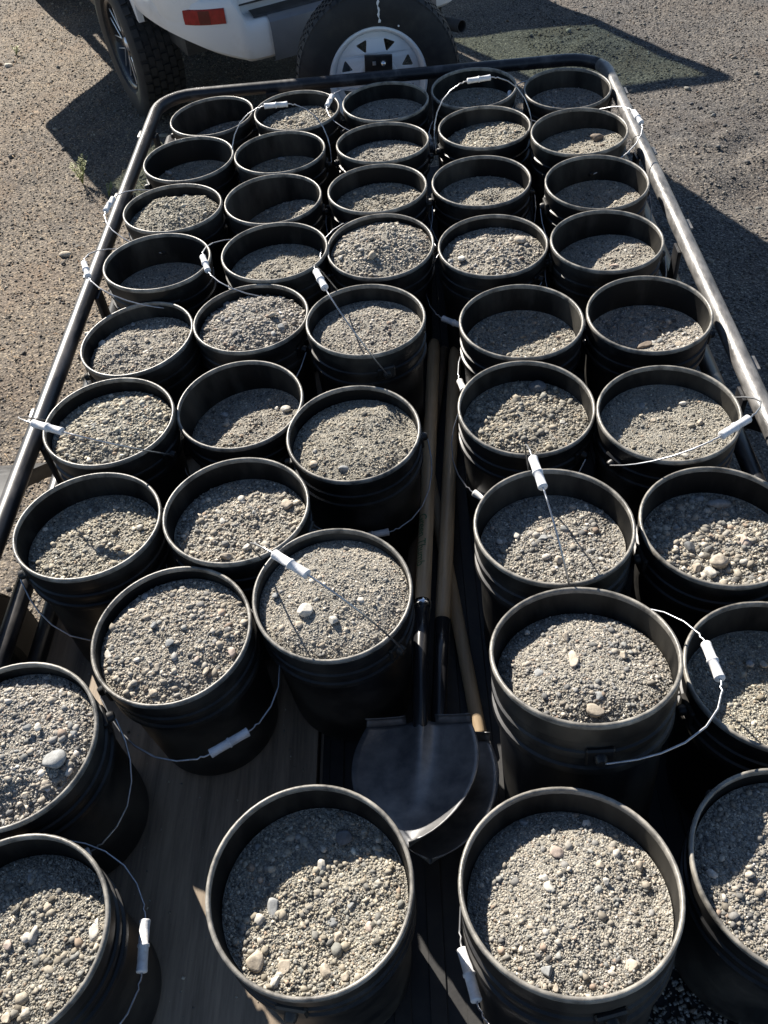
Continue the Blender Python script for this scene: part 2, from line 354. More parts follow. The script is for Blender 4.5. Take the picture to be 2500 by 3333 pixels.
def wood_material(name, c1, c2, along='Y', scale=1.0, rough=0.7):
    m, nt, b = new_mat(name)
    st = (1, 1, 1)
    if along == 'Y':
        st = (1, 0.06, 1)
    v = coords(nt, st)
    n = noise(nt, v, 26 * scale, 7, 0.65)
    n2 = noise(nt, v, 150 * scale, 5, 0.7)
    ad = nt.nodes.new('ShaderNodeMath'); ad.operation = 'MULTIPLY_ADD'
    nt.links.new(n2.outputs['Fac'], ad.inputs[0]); ad.inputs[1].default_value = 0.45
    nt.links.new(n.outputs['Fac'], ad.inputs[2])
    r = ramp(nt, [(0.5, c1), (0.95, c2)])
    nt.links.new(ad.outputs[0], r.inputs['Fac'])
    v3 = coords(nt, (1, 0.5, 1))
    n3 = noise(nt, v3, 3.2, 5, 0.6)
    r3 = ramp(nt, [(0.3, (0.62, 0.62, 0.63)), (0.65, (1.05, 1.04, 1.0))])
    nt.links.new(n3.outputs['Fac'], r3.inputs['Fac'])
    mx = nt.nodes.new('ShaderNodeMix'); mx.data_type = 'RGBA'; mx.blend_type = 'MULTIPLY'
    mx.inputs['Factor'].default_value = 1
    nt.links.new(r.outputs['Color'], mx.inputs['A']); nt.links.new(r3.outputs['Color'], mx.inputs['B'])
    nt.links.new(mx.outputs['Result'], b.inputs['Base Color'])
    b.inputs['Roughness'].default_value = rough
    bump(nt, b, ad.outputs[0], 0.25, 0.002)
    return m

def glass_material(name, tint):
    m = bpy.data.materials.new(name); m.use_nodes = True
    nt = m.node_tree
    nt.nodes.remove(nt.nodes['Principled BSDF'])
    out = nt.nodes['Material Output']
    t = nt.nodes.new('ShaderNodeBsdfTransparent'); t.inputs['Color'].default_value = (*tint, 1)
    g = nt.nodes.new('ShaderNodeBsdfGlossy'); g.inputs['Roughness'].default_value = 0.03
    mx = nt.nodes.new('ShaderNodeMixShader')
    mx.inputs[0].default_value = 0.06
    nt.links.new(t.outputs[0], mx.inputs[1]); nt.links.new(g.outputs[0], mx.inputs[2])
    nt.links.new(mx.outputs[0], out.inputs['Surface'])
    return m

M = {}
M['ground'] = ground_material()
M['stone'] = tinted('stone')
M['grit'] = grit_material()
M['bigstone'] = tinted('cobble', grain=90, contrast=0.4, bstr=0.5)
M['bucket'] = mottled('black_plastic', (0.007, 0.007, 0.0075), (0.10, 0.092, 0.078), 6, (0.3, 0.6), lo=0.46, hi=0.88, bstr=0.15, per_object=True, spec=0.42, detail=9)
M['inside'] = mottled('dusty_plastic', (0.006, 0.006, 0.006), (0.13, 0.12, 0.10), 5.5, (0.45, 0.7), lo=0.47, hi=0.98, bstr=0.15, per_object=True, spec=0.2, stretch=(1, 1, 0.35))
M['rim'] = mottled('scuffed_glint_plastic', (0.06, 0.058, 0.054), (0.36, 0.335, 0.29), 30, (0.28, 0.5), lo=0.32, hi=0.74, bstr=0.3, per_object=True)  # real scuffing, with the sun's glint on the lip painted into the paler tone
M['wire'] = mottled('galvanised_wire', (0.55, 0.56, 0.58), (0.32, 0.32, 0.33), 60, (0.3, 0.5), metal=1.0)
M['grip'] = mottled('white_plastic', (0.70, 0.70, 0.71), (0.42, 0.40, 0.37), 60, (0.4, 0.6), lo=0.48, hi=0.85, per_object=True, bstr=0.2)
M['steel'] = mottled('black_painted_steel', (0.012, 0.012, 0.014), (0.035, 0.034, 0.034), 30, (0.3, 0.5), lo=0.4, hi=0.8, bstr=0.06)
M['rail'] = mottled('worn_painted_pipe', (0.016, 0.016, 0.018), (0.13, 0.12, 0.115), 16, (0.26, 0.5), lo=0.5, hi=0.78, stretch=(1, 0.3, 1), bstr=0.15)
M['rail_worn'] = mottled('scraped_pipe', (0.06, 0.058, 0.056), (0.24, 0.23, 0.22), 34, (0.28, 0.55), lo=0.36, hi=0.72, stretch=(1, 0.35, 1), bstr=0.5, detail=8)
M['fender'] = mottled('scratched_fender', (0.03, 0.03, 0.031), (0.09, 0.09, 0.09), 22, (0.5, 0.65), lo=0.45, hi=0.8, spec=0.3)
M['board'] = wood_material('weathered_plywood', (0.15, 0.118, 0.09), (0.42, 0.335, 0.25), scale=1.3)
M['mat'] = mottled('black_rubber', (0.010, 0.010, 0.011), (0.035, 0.033, 0.03), 20, (0.5, 0.75), lo=0.45, hi=0.85, bstr=0.15)
M['ash'] = wood_material('ash_handle', (0.36, 0.24, 0.13), (0.68, 0.50, 0.31), scale=1.6, rough=0.4)
M['ash_pale'] = wood_material('pale_handle', (0.34, 0.24, 0.14), (0.62, 0.47, 0.30), scale=1.6, rough=0.6)
M['ash_dark'] = wood_material('dark_handle', (0.10, 0.07, 0.045), (0.22, 0.15, 0.095), scale=1.6, rough=0.6)
M['blade'] = mottled('used_shovel_steel', (0.11, 0.115, 0.125), (0.26, 0.255, 0.25), 22, (0.3, 0.5), metal=0.45, detail=9, lo=0.35, hi=0.75, bstr=0.05)
M['chrome'] = plain('chrome', (0.75, 0.76, 0.78), 0.16, 1.0)
M['green_ink'] = plain('green_ink', (0.03, 0.13, 0.05), 0.7)
M['paint'] = mottled('white_car_paint', (0.78, 0.78, 0.77), (0.66, 0.655, 0.63), 2.5, (0.22, 0.34), lo=0.45, hi=0.8)
M['paint_low'] = mottled('dusty_white_paint', (0.74, 0.735, 0.72), (0.5, 0.46, 0.4), 4.5, (0.3, 0.5), lo=0.5, hi=0.85)
M['greytrim'] = mottled('silver_grey_trim', (0.17, 0.175, 0.19), (0.24, 0.245, 0.255), 3, (0.3, 0.42), metal=0.3)
M['blacktrim'] = mottled('black_trim', (0.02, 0.02, 0.022), (0.06, 0.058, 0.055), 18, (0.5, 0.7))
M['lamp'] = mottled('red_lens', (0.22, 0.004, 0.006), (0.36, 0.012, 0.014), 40, (0.1, 0.18))
M['lampdark'] = plain('dark_red_lens', (0.10, 0.004, 0.006), 0.15)
M['tyre'] = mottled('dusty_tyre', (0.013, 0.013, 0.014), (0.045, 0.042, 0.038), 16, (0.6, 0.8), lo=0.45, hi=0.85)
M['rimwhite'] = mottled('white_steel_wheel', (0.80, 0.82, 0.84), (0.68, 0.69, 0.70), 8, (0.3, 0.45), lo=0.5, hi=0.8)
M['rimblack'] = plain('gloss_black_alloy', (0.02, 0.02, 0.022), 0.25)
M['silver'] = plain('machined_edge', (0.7, 0.71, 0.73), 0.3, 0.7)
M['glass'] = glass_material('green_tinted_glass', (0.66, 0.725, 0.67))
M['darkglass'] = glass_material('privacy_glass', (0.05, 0.07, 0.06))
M['chalk'] = plain('white_paint_mark', (0.75, 0.75, 0.74), 0.8)
M['purple'] = plain('purple_print', (0.25, 0.12, 0.5), 0.5)
M['leaf'] = mottled('dusty_leaf', (0.16, 0.19, 0.055), (0.30, 0.31, 0.12), 40, (0.6, 0.8))
M['straw'] = mottled('dry_straw', (0.46, 0.36, 0.22), (0.33, 0.18, 0.10), 9, (0.8, 0.9))

# ------------------------------------------------------------------ helpers
def link(name, me, mat=None, parent=None, loc=(0, 0, 0), rot=None):
    o = bpy.data.objects.new(name, me)
    col.objects.link(o)
    o.location = loc
    if rot is not None:
        o.rotation_euler = rot
    if parent is not None:
        o.parent = parent
    if mat is not None and me is not None and not me.materials:
        me.materials.append(mat)
    return o

def empty(name, loc=(0, 0, 0), rot=(0, 0, 0)):
    o = bpy.data.objects.new(name, None)
    col.objects.link(o)
    o.location = loc
    o.rotation_euler = rot
    o.empty_display_size = 0.05
    return o

def tag(o, label=None, cat=None, group=None, kind=None):
    if label: o['label'] = label
    if cat: o['category'] = cat
    if group: o['group'] = group
    if kind: o['kind'] = kind
    return o

def mesh(name, verts, faces, smooth=False):
    me = bpy.data.meshes.new(name)
    me.from_pydata([tuple(v) for v in verts], [], faces)
    if smooth:
        me.polygons.foreach_set('use_smooth', [True] * len(me.polygons))
    me.update()
    return me

def bm_mesh(name, bm, smooth=False, angle=None):
    bmesh.ops.recalc_face_normals(bm, faces=bm.faces)
    me = bpy.data.meshes.new(name)
    bm.to_mesh(me)
    bm.free()
    if smooth or angle:
        me.polygons.foreach_set('use_smooth', [True] * len(me.polygons))
    if angle:
        me.set_sharp_from_angle(angle=R(angle))
    me.update()
    return me

def fast_mesh(name, V, F, C=None, smooth=False):
    """triangles from numpy arrays, with an optional per-vertex colour 'tint'"""
    me = bpy.data.meshes.new(name)
    me.vertices.add(len(V))
    me.vertices.foreach_set('co', np.ascontiguousarray(V, dtype=np.float32).ravel())
    me.loops.add(len(F) * 3)
    me.loops.foreach_set('vertex_index', np.ascontiguousarray(F, dtype=np.int32).ravel())
    me.polygons.add(len(F))
    me.polygons.foreach_set('loop_start', np.arange(0, len(F) * 3, 3, dtype=np.int32))
    me.polygons.foreach_set('loop_total', np.full(len(F), 3, dtype=np.int32))
    if smooth:
        me.polygons.foreach_set('use_smooth', np.ones(len(F), dtype=bool))
    me.update(calc_edges=True)
    if C is not None:
        a = me.attributes.new('tint', 'FLOAT_COLOR', 'POINT')
        a.data.foreach_set('color', np.c_[C, np.ones(len(C))].astype(np.float32).ravel())
    return me

def lathe(profile, seg=48, closed=False, axis='Z'):
    """profile: list of (radius, height)"""
    V, F = [], []
    n = len(profile)
    for i in range(seg):
        a = 2 * math.pi * i / seg
        for r, z in profile:
            V.append((r * math.cos(a), r * math.sin(a), z))
    m = n if closed else n - 1
    for i in range(seg):
        j = (i + 1) % seg
        for k in range(m):
            k2 = (k + 1) % n
            F.append((i * n + k, j * n + k, j * n + k2, i * n + k2))
    if axis == 'X':
        V = [(z, x, y) for x, y, z in V]
    if axis == 'Y':
        V = [(y, z, x) for x, y, z in V]
    return V, F

def tube(pts, rad, seg=10, caps=True):
    """round bar through a polyline; rad is a number or one per point"""
    pts = [Vector(p) for p in pts]
    n = len(pts)
    rads = rad if isinstance(rad, (list, tuple)) else [rad] * n
    V, F = [], []
    d0 = (pts[1] - pts[0]).normalized()
    ref = Vector((0, 0, 1)) if abs(d0.z) < 0.9 else Vector((1, 0, 0))
    u = d0.cross(ref).normalized()
    for i, p in enumerate(pts):
        a = pts[max(i - 1, 0)]; b = pts[min(i + 1, n - 1)]
        d = (b - a).normalized()
        u = (u - d * u.dot(d)).normalized()
        w = d.cross(u)
        for k in range(seg):
            t = 2 * math.pi * k / seg
            V.append(p + (u * math.cos(t) + w * math.sin(t)) * rads[i])
    for i in range(n - 1):
        for k in range(seg):
            k2 = (k + 1) % seg
            F.append((i * seg + k, i * seg + k2, (i + 1) * seg + k2, (i + 1) * seg + k))
    if caps:
        F.append(tuple(reversed(range(seg))))
        F.append(tuple(range((n - 1) * seg, n * seg)))
    return V, F

def join(*parts):
    V, F = [], []
    for v, f in parts:
        o = len(V)
        V += list(v)
        F += [tuple(i + o for i in q) for q in f]
    return V, F

def box_bm(size, bevel=0.0, seg=2):
    bm = bmesh.new()
    bmesh.ops.create_cube(bm, size=1.0)
    for v in bm.verts:
        v.co = Vector((v.co.x * size[0], v.co.y * size[1], v.co.z * size[2]))
    if bevel:
        bmesh.ops.bevel(bm, geom=list(bm.edges), offset=bevel, segments=seg, profile=0.6, affect='EDGES')
    return bm

def box(name, size, mat, parent=None, loc=(0, 0, 0), rot=None, bevel=0.003):
    return link(name, bm_mesh(name, box_bm(size, bevel), angle=35), mat, parent, loc, rot)

def prism(name, outline, axis_vec, mat, parent=None, bevel=0.0):
    """closed outline (list of 3-D points) extruded along axis_vec"""
    bm = bmesh.new()
    vs_ = [bm.verts.new(p) for p in outline]
    f = bm.faces.new(vs_)
    ex = bmesh.ops.extrude_face_region(bm, geom=[f])
    bmesh.ops.translate(bm, verts=[g for g in ex['geom'] if isinstance(g, bmesh.types.BMVert)], vec=axis_vec)
    if bevel:
        es = [e for e in bm.edges if len(e.link_faces) == 2 and e.calc_face_angle(0) > 0.5]
        bmesh.ops.bevel(bm, geom=es, offset=bevel, segments=2, profile=0.6, affect='EDGES')
    return link(name, bm_mesh(name, bm, angle=35), mat, parent)

# stone shapes ------------------------------------------------------
def ico(sub):
    bm = bmesh.new()
    bmesh.ops.create_icosphere(bm, subdivisions=sub, radius=1.0)
    V = np.array([v.co[:] for v in bm.verts]); F = np.array([[v.index for v in f.verts] for f in bm.faces])
    bm.free()
    return V, F
ICO_V, ICO_F = ico(1)
OCT_V = np.array([(1, 0, 0), (-1, 0, 0), (0, 1, 0), (0, -1, 0), (0, 0, 1), (0, 0, -1)], float)
OCT_F = np.array([(0, 2, 4), (2, 1, 4), (1, 3, 4), (3, 0, 4), (2, 0, 5), (1, 2, 5), (3, 1, 5), (0, 3, 5)])
CUB_V = np.array([(x, y, z) for x in (-.62, .62) for y in (-.62, .62) for z in (-.62, .62)], float)
CUB_F = np.array([(0, 1, 3), (0, 3, 2), (4, 6, 7), (4, 7, 5), (0, 4, 5), (0, 5, 1), (2, 3, 7), (2, 7, 6), (0, 2, 6), (0, 6, 4), (1, 5, 7), (1, 7, 3)])

def rot_mats(n):
    q = rng.normal(size=(n, 4)); q /= np.linalg.norm(q, axis=1)[:, None]
    w, x, y, z = q.T
    return np.stack([np.stack([1 - 2 * (y * y + z * z), 2 * (x * y - z * w), 2 * (x * z + y * w)], -1),
                     np.stack([2 * (x * y + z * w), 1 - 2 * (x * x + z * z), 2 * (y * z - x * w)], -1),
                     np.stack([2 * (x * z - y * w), 2 * (y * z + x * w), 1 - 2 * (x * x + y * y)], -1)], 1)

PALETTE = np.array([(0.30, 0.285, 0.25), (0.36, 0.33, 0.272), (0.24, 0.237, 0.222), (0.43, 0.39, 0.32), (0.145, 0.143, 0.135), (0.335, 0.30, 0.242), (0.26, 0.262, 0.243), (0.54, 0.505, 0.44), (0.335, 0.265, 0.205)])
PAL_P = np.array([.2, .18, .14, .14, .08, .1, .08, .05, .03])

def stone_tints(n, pal=PALETTE, p=PAL_P, var=0.24):
    c = pal[rng.choice(len(pal), n, p=p)]
    return np.clip(c * (1 + rng.normal(0, var, (n, 1))), 0.03, 0.75)

def lay_mats(n, tilt):
    """stones come to rest on their flat side: any heading, a little tilt"""
    a = rng.uniform(0, 2 * np.pi, n); b = rng.normal(0, tilt, n); c = rng.normal(0, tilt, n)
    z = np.zeros(n); o = np.ones(n)
    rz = np.stack([np.stack([np.cos(a), -np.sin(a), z], -1), np.stack([np.sin(a), np.cos(a), z], -1), np.stack([z, z, o], -1)], 1)
    rx = np.stack([np.stack([o, z, z], -1), np.stack([z, np.cos(b), -np.sin(b)], -1), np.stack([z, np.sin(b), np.cos(b)], -1)], 1)
    ry = np.stack([np.stack([np.cos(c), z, np.sin(c)], -1), np.stack([z, o, z], -1), np.stack([-np.sin(c), z, np.cos(c)], -1)], 1)
    return rx @ ry @ rz

def scatter(P, S, shape, jitter=0.22, flat=(0.5, 0.8), tints=None, tilt=0.28):
    """one little irregular stone per point, all joined"""
    V0, F0 = shape
    n, k = len(P), len(V0)
    sc3 = S[:, None] * np.stack([rng.uniform(0.85, 1.35, n), rng.uniform(0.7, 1.1, n), rng.uniform(flat[0], flat[1], n)], -1)
    v = V0[None] * (1 + rng.normal(0, jitter, (n, k, 1)) * 0.8) + rng.normal(0, jitter * 0.35, (n, k, 3))
    v = v * sc3[:, None, :]
    v = np.einsum('nij,nkj->nki', lay_mats(n, tilt), v) + P[:, None, :]
    F = (F0[None] + (np.arange(n) * k)[:, None, None]).reshape(-1, 3)
    t = stone_tints(n) if tints is None else tints
    return v.reshape(-1, 3), F, np.repeat(t, k, 0)

def merge(parts):
    V, F, C, o = [], [], [], 0
    for v, f, c in parts:
        V.append(v); F.append(f + o); C.append(c); o += len(v)
    return np.concatenate(V), np.concatenate(F), np.concatenate(C)

def vnoise(x, y, seed=0, oct=4, base=1.0):
    """cheap smooth value noise for terrain"""
    r = np.random.default_rng(seed)
    z = np.zeros_like(x); amp = 1.0; f = base
    for _ in range(oct):
        for _k in range(5):
            a = r.uniform(0, 2 * np.pi); ph = r.uniform(0, 6.28); g = f * r.uniform(0.7, 1.3)
            z += amp * 0.4 * np.sin((x * np.cos(a) + y * np.sin(a)) * g + ph + 1.3 * np.sin((x * np.sin(a) - y * np.cos(a)) * g * 0.7 + ph * 2))
        amp *= 0.5; f *= 2.1
    return z

# ================================================================== THE SETTING
def ground_height(x, y):
    near = np.exp(-((x + 0.1) ** 2 + (y - 4.0) ** 2) / 120.0)
    h = 0.012 * vnoise(x, y, 3, 4, 2.2) * near
    # churned patches to the right of the trailer
    for cx, cy, s, d in ((1.35, 3.95, .12, .03), (1.62, 3.75, .10, -.035), (1.75, 4.15, .14, .03), (2.05, 3.5, .1, -.04), (1.5, 4.35, .2, .025), (1.05, 5.6, .18, .03), (1.9, 4.4, .1, -.03)):
        h = h + d * np.exp(-((x - cx) ** 2 + (y - cy) ** 2) / (2 * s * s)) * (1 + 0.5 * vnoise(x, y, 9, 3, 14))
    return np.minimum(h, 0.06) - 0.02

gx = np.concatenate([[-900, -300, -100, -40, -20, -12, -8, -6], np.arange(-5, 5.001, 0.05), [6, 8, 12, 20, 40, 100, 300, 900]])
gy = np.concatenate([[-900, -300, -100, -40, -20, -8, -4, -2], np.arange(-1, 10.001, 0.05), [11, 13, 17, 25, 45, 100, 300, 900]])
GX, GY = np.meshgrid(gx, gy)
gz = ground_height(GX, GY)
nx, ny = len(gx), len(gy)
idx = np.arange(nx * ny).reshape(ny, nx)
gf = np.concatenate([np.stack([idx[:-1, :-1], idx[:-1, 1:], idx[1:, 1:]], -1).reshape(-1, 3), np.stack([idx[:-1, :-1], idx[1:, 1:], idx[1:, :-1]], -1).reshape(-1, 3)])
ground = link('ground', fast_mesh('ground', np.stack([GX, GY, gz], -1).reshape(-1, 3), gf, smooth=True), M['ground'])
tag(ground, 'bare dark gravel ground around the trailer', kind='structure')

# loose gravel on the ground: left strip, right strip, and under the hitch
GPAL = np.array([(0.17, 0.155, 0.14), (0.27, 0.235, 0.19), (0.21, 0.20, 0.19), (0.37, 0.325, 0.26), (0.10, 0.095, 0.09), (0.30, 0.215, 0.15), (0.52, 0.475, 0.40)])
GP = np.array([.26, .22, .2, .12, .1, .06, .04])
def ground_points(n, x0, x1, y0, y1):
    # thins out towards the rim of the patch instead of stopping at a line
    x = rng.uniform(x0, x1, n) + rng.normal(0, 0.45, n) * (rng.uniform(0, 1, n) < 0.3)
    y = rng.uniform(y0, y1, n) + rng.normal(0, 0.7, n) * (rng.uniform(0, 1, n) < 0.3)
    return x, y
parts = []
for n, a in ((46000, (-3.4, -0.95, 1.9, 7.6)), (36000, (0.78, 3.1, 2.4, 6.6)), (4000, (-0.95, 0.78, 4.0, 6.5)), (3000, (-1.3, -0.95, 1.2, 2.2))):
    x, y = ground_points(n, *a)
    s = np.clip(rng.lognormal(math.log(0.0041), 0.36, n), 0.0022, 0.011)
    parts.append(scatter(np.stack([x, y, ground_height(x, y) + s * 0.25], -1), s, (OCT_V, OCT_F), tints=stone_tints(n, GPAL, GP, 0.2), flat=(0.4, 0.7)))
for n, a in ((260, (-3.4, -0.95, 1.9, 7.6)), (200, (0.78, 3.1, 2.4, 6.6))):
    x, y = ground_points(n, *a)
    s = np.clip(rng.lognormal(math.log(0.012), 0.3, n), 0.008, 0.026)
    parts.append(scatter(np.stack([x, y, ground_height(x, y) + s * 0.2], -1), s, (ICO_V, ICO_F), jitter=0.12, tints=stone_tints(n, np.r_[GPAL, PALETTE], np.r_[GP, PAL_P] / 2, 0.2)))
pv_, pf_, pc_ = merge(parts)
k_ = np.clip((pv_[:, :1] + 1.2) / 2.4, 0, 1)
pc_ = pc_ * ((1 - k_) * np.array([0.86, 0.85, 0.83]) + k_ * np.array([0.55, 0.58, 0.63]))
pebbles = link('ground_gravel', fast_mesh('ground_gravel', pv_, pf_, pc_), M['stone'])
tag(pebbles, 'loose dark pebbles strewn over the bare ground', 'gravel', kind='stuff')

# dry straw and weed bits
def blades(n, area, lmin, lmax, name, label, mat, lift=0.01):
    x = rng.uniform(area[0], area[1], n); y = rng.uniform(area[2], area[3], n)
    a = rng.uniform(0, 2 * np.pi, n); L = rng.uniform(lmin, lmax, n); w = rng.uniform(0.0008, 0.0018, n)
    z = ground_height(x, y) + 0.004
    d = np.stack([np.cos(a), np.sin(a)], -1); q = np.stack([-d[:, 1], d[:, 0]], -1)
    up = rng.uniform(0, lift, n)
    P = np.empty((n, 4, 3))
    mid = np.c_[x, y] + d * L[:, None] * 0.5 + q * (rng.normal(0, 0.12, n) * L)[:, None]
    P[:, 0, :2] = np.c_[x, y]; P[:, 0, 2] = z
    P[:, 1, :2] = mid - q * w[:, None]; P[:, 1, 2] = z + up + 0.003
    P[:, 2, :2] = mid + q * w[:, None]; P[:, 2, 2] = z + up + 0.004
    P[:, 3, :2] = np.c_[x, y] + d * L[:, None]; P[:, 3, 2] = z + up * 0.4
    F = np.concatenate([np.arange(n)[:, None] * 4 + np.array([0, 1, 2]), np.arange(n)[:, None] * 4 + np.array([1, 3, 2])])
    return tag(link(name, fast_mesh(name, P.reshape(-1, 3), F), mat), label, 'straw', kind='stuff')
blades(3600, (-3.2, -0.98, 2.0, 7.4), 0.02, 0.07, 'dry_straw', 'dry straw and weed bits lying on the lit gravel left of the trailer', M['straw'], 0.02)

# ================================================================== WHITE SUV
suv = empty('suv', (-0.721, 5.624, 0), (0, 0, R(28.0)))
tag(suv, 'white sport utility vehicle with open rear doors, hitched to the bucket trailer', 'car')

def path_loft(path, sect, name, mat, parent, smooth=35):
    """path: (x, y, nx, ny) stations; sect(i) -> list of (outward offset, z)"""
    V, F = [], []
    n = len(path)
    k = len(sect(0))
    for i, (x, y, nx_, ny_) in enumerate(path):
        for o_, z_ in sect(i):
            V.append((x + nx_ * o_, y + ny_ * o_, z_))
    for i in range(n - 1):
        for j in range(k - 1):
            F.append((i * k + j, (i + 1) * k + j, (i + 1) * k + j + 1, i * k + j + 1))
    return link(name, bm_mesh(name, _bm(V, F), angle=smooth), mat, parent)

def _bm(V, F):
    bm = bmesh.new()
    vs_ = [bm.verts.new(v) for v in V]
    for f in F:
        try:
            bm.faces.new([vs_[i] for i in f])
        except ValueError:
            pass
    return bm

def smooth_path(pts, sub=6):
    """Catmull-Rom through 2-D points, with outward normals (path runs left side -> rear -> right side)"""
    P = [Vector((p[0], p[1])) for p in pts]
    out = []
    for i in range(len(P) - 1):
        p0 = P[max(i - 1, 0)]; p1 = P[i]; p2 = P[i + 1]; p3 = P[min(i + 2, len(P) - 1)]
        for s in range(sub):
            t = s / sub
            out.append(0.5 * ((2 * p1) + (p2 - p0) * t + (2 * p0 - 5 * p1 + 4 * p2 - p3) * t * t + (3 * p1 - p0 - 3 * p2 + p3) * t ** 3))
    out.append(P[-1])
    res = []
    for i, p in enumerate(out):
        d = (out[min(i + 1, len(out) - 1)] - out[max(i - 1, 0)]).normalized()
        res.append((p.x, p.y, d.y, -d.x))
    return res

half = [(-0.905, -0.47), (-0.90, -0.62), (-0.86, -0.80), (-0.76, -0.96), (-0.62, -1.05), (-0.54, -1.085)]
bp = smooth_path(half + [(-0.3, -1.10), (0, -1.105), (0.3, -1.10)] + [(-x, y) for x, y in reversed(half)], 7)
def bz(i):                                        # bumper underside rises towards the wheel arches
    x = abs(bp[i][0])
    t = min(max((x - 0.55) / 0.36, 0), 1)
    return 0.50 + 0.15 * t ** 1.3
def bump_sect(i):
    b = bz(i)
    x = abs(bp[i][0])
    t = min(max((x - 0.555) / 0.05, 0), 1)               # low step in the middle, tall corners
    zt = 0.685 + 0.115 * t
    return [(-0.10, b + 0.01), (-0.035, b), (-0.004, b + 0.02), (0.012, b + 0.07), (0.010, zt - 0.05), (0.004, zt - 0.02), (-0.008, zt - 0.006), (-0.03, zt), (-0.14, zt + 0.004)]
bumper = path_loft(bp, bump_sect, 'bumper', M['paint_low'], suv)
nb = len(bp)
ci = [i for i in range(nb) if abs(bp[i][0]) < 0.47]
cover = path_loft([bp[i] for i in ci], lambda i: [(-0.03, 0.485), (0.010, 0.495), (0.020, 0.53), (0.022, 0.63), (0.014, 0.668), (-0.004, 0.684), (-0.03, 0.6905)], 'bumper_cover', M['greytrim'], bumper)
di = [i for i in range(nb) if abs(bp[i][0]) < 0.29]
path_loft([bp[i] for i in di], lambda i: [(0.021, 0.525), (0.030, 0.53), (0.033, 0.57), (0.030, 0.60), (0.021, 0.606)], 'step_recess', M['greytrim'], bumper)
si = [i for i in range(nb) if abs(bp[i][0]) < 0.535]
path_loft([bp[i] for i in si], lambda i: [(-0.024, 0.690), (-0.030, 0.696), (-0.09, 0.701), (-0.16, 0.700)], 'step_pad', M['blacktrim'], bumper)
for s in (-1, 1):
    li = [i for i in range(nb) if s * bp[i][0] > 0 and -1.045 < bp[i][1] < -0.91]
    L0 = len(li)
    rl = path_loft([bp[i] for i in li], lambda i: [(0.006, 0.690), (0.016, 0.695), (0.018, 0.722), (0.015, 0.756), (0.002, 0.762)], 'reflector', M['lamp'], suv)
    mi = li[L0 // 3:2 * L0 // 3]
    if len(mi) > 1:
        path_loft([bp[i] for i in mi], lambda i: [(0.0165, 0.697), (0.0205, 0.722), (0.0162, 0.754)], 'lens', M['lampdark'], rl)
# rear body wall above the bumper, wrapping both corners
half2 = [(-0.905, -0.42), (-0.895, -0.70), (-0.86, -0.86), (-0.78, -0.955), (-0.66, -0.99)]
bw = smooth_path(half2 + [(-0.3, -1.0), (0, -1.003), (0.3, -1.0)] + [(-x, y) for x, y in reversed(half2)], 6)
path_loft(bw, lambda i: [(-0.03, 0.66), (-0.006, 0.72), (0.0, 0.86), (0.0, 1.02), (-0.012, 1.12), (-0.03, 1.16)], 'rear_body', M['paint'], suv)
# tailgate, a proud panel with rounded lower corners
tg = []
for cx_, a0, a1 in ((-0.57, 180, 270), (0.57, 270, 360)):
    for k in range(7):
        a = R(a0 + (a1 - a0) * k / 6)
        tg.append((cx_ + 0.07 * math.cos(a), -0.985, 0.815 + 0.07 * math.sin(a)))
tg += [(0.64, -0.985, 1.16), (-0.64, -0.985, 1.16)]
tail = prism('tailgate', tg, (0, -0.04, 0), M['paint'], suv, bevel=0.012)
box('number_plate', (0.31, 0.006, 0.155), M['chalk'], tail, (0, -1.03, 1.0))
V, F = tube([(-0.647, -1.012, 1.15), (-0.647, -1.012, 0.83), (-0.60, -1.015, 0.745), (0, -1.02, 0.735), (0.60, -1.015, 0.745), (0.647, -1.012, 0.83), (0.647, -1.012, 1.15)], 0.006, 6)
link('tailgate_seal', mesh('tailgate_seal', V, F, True), M['blacktrim'], tail)
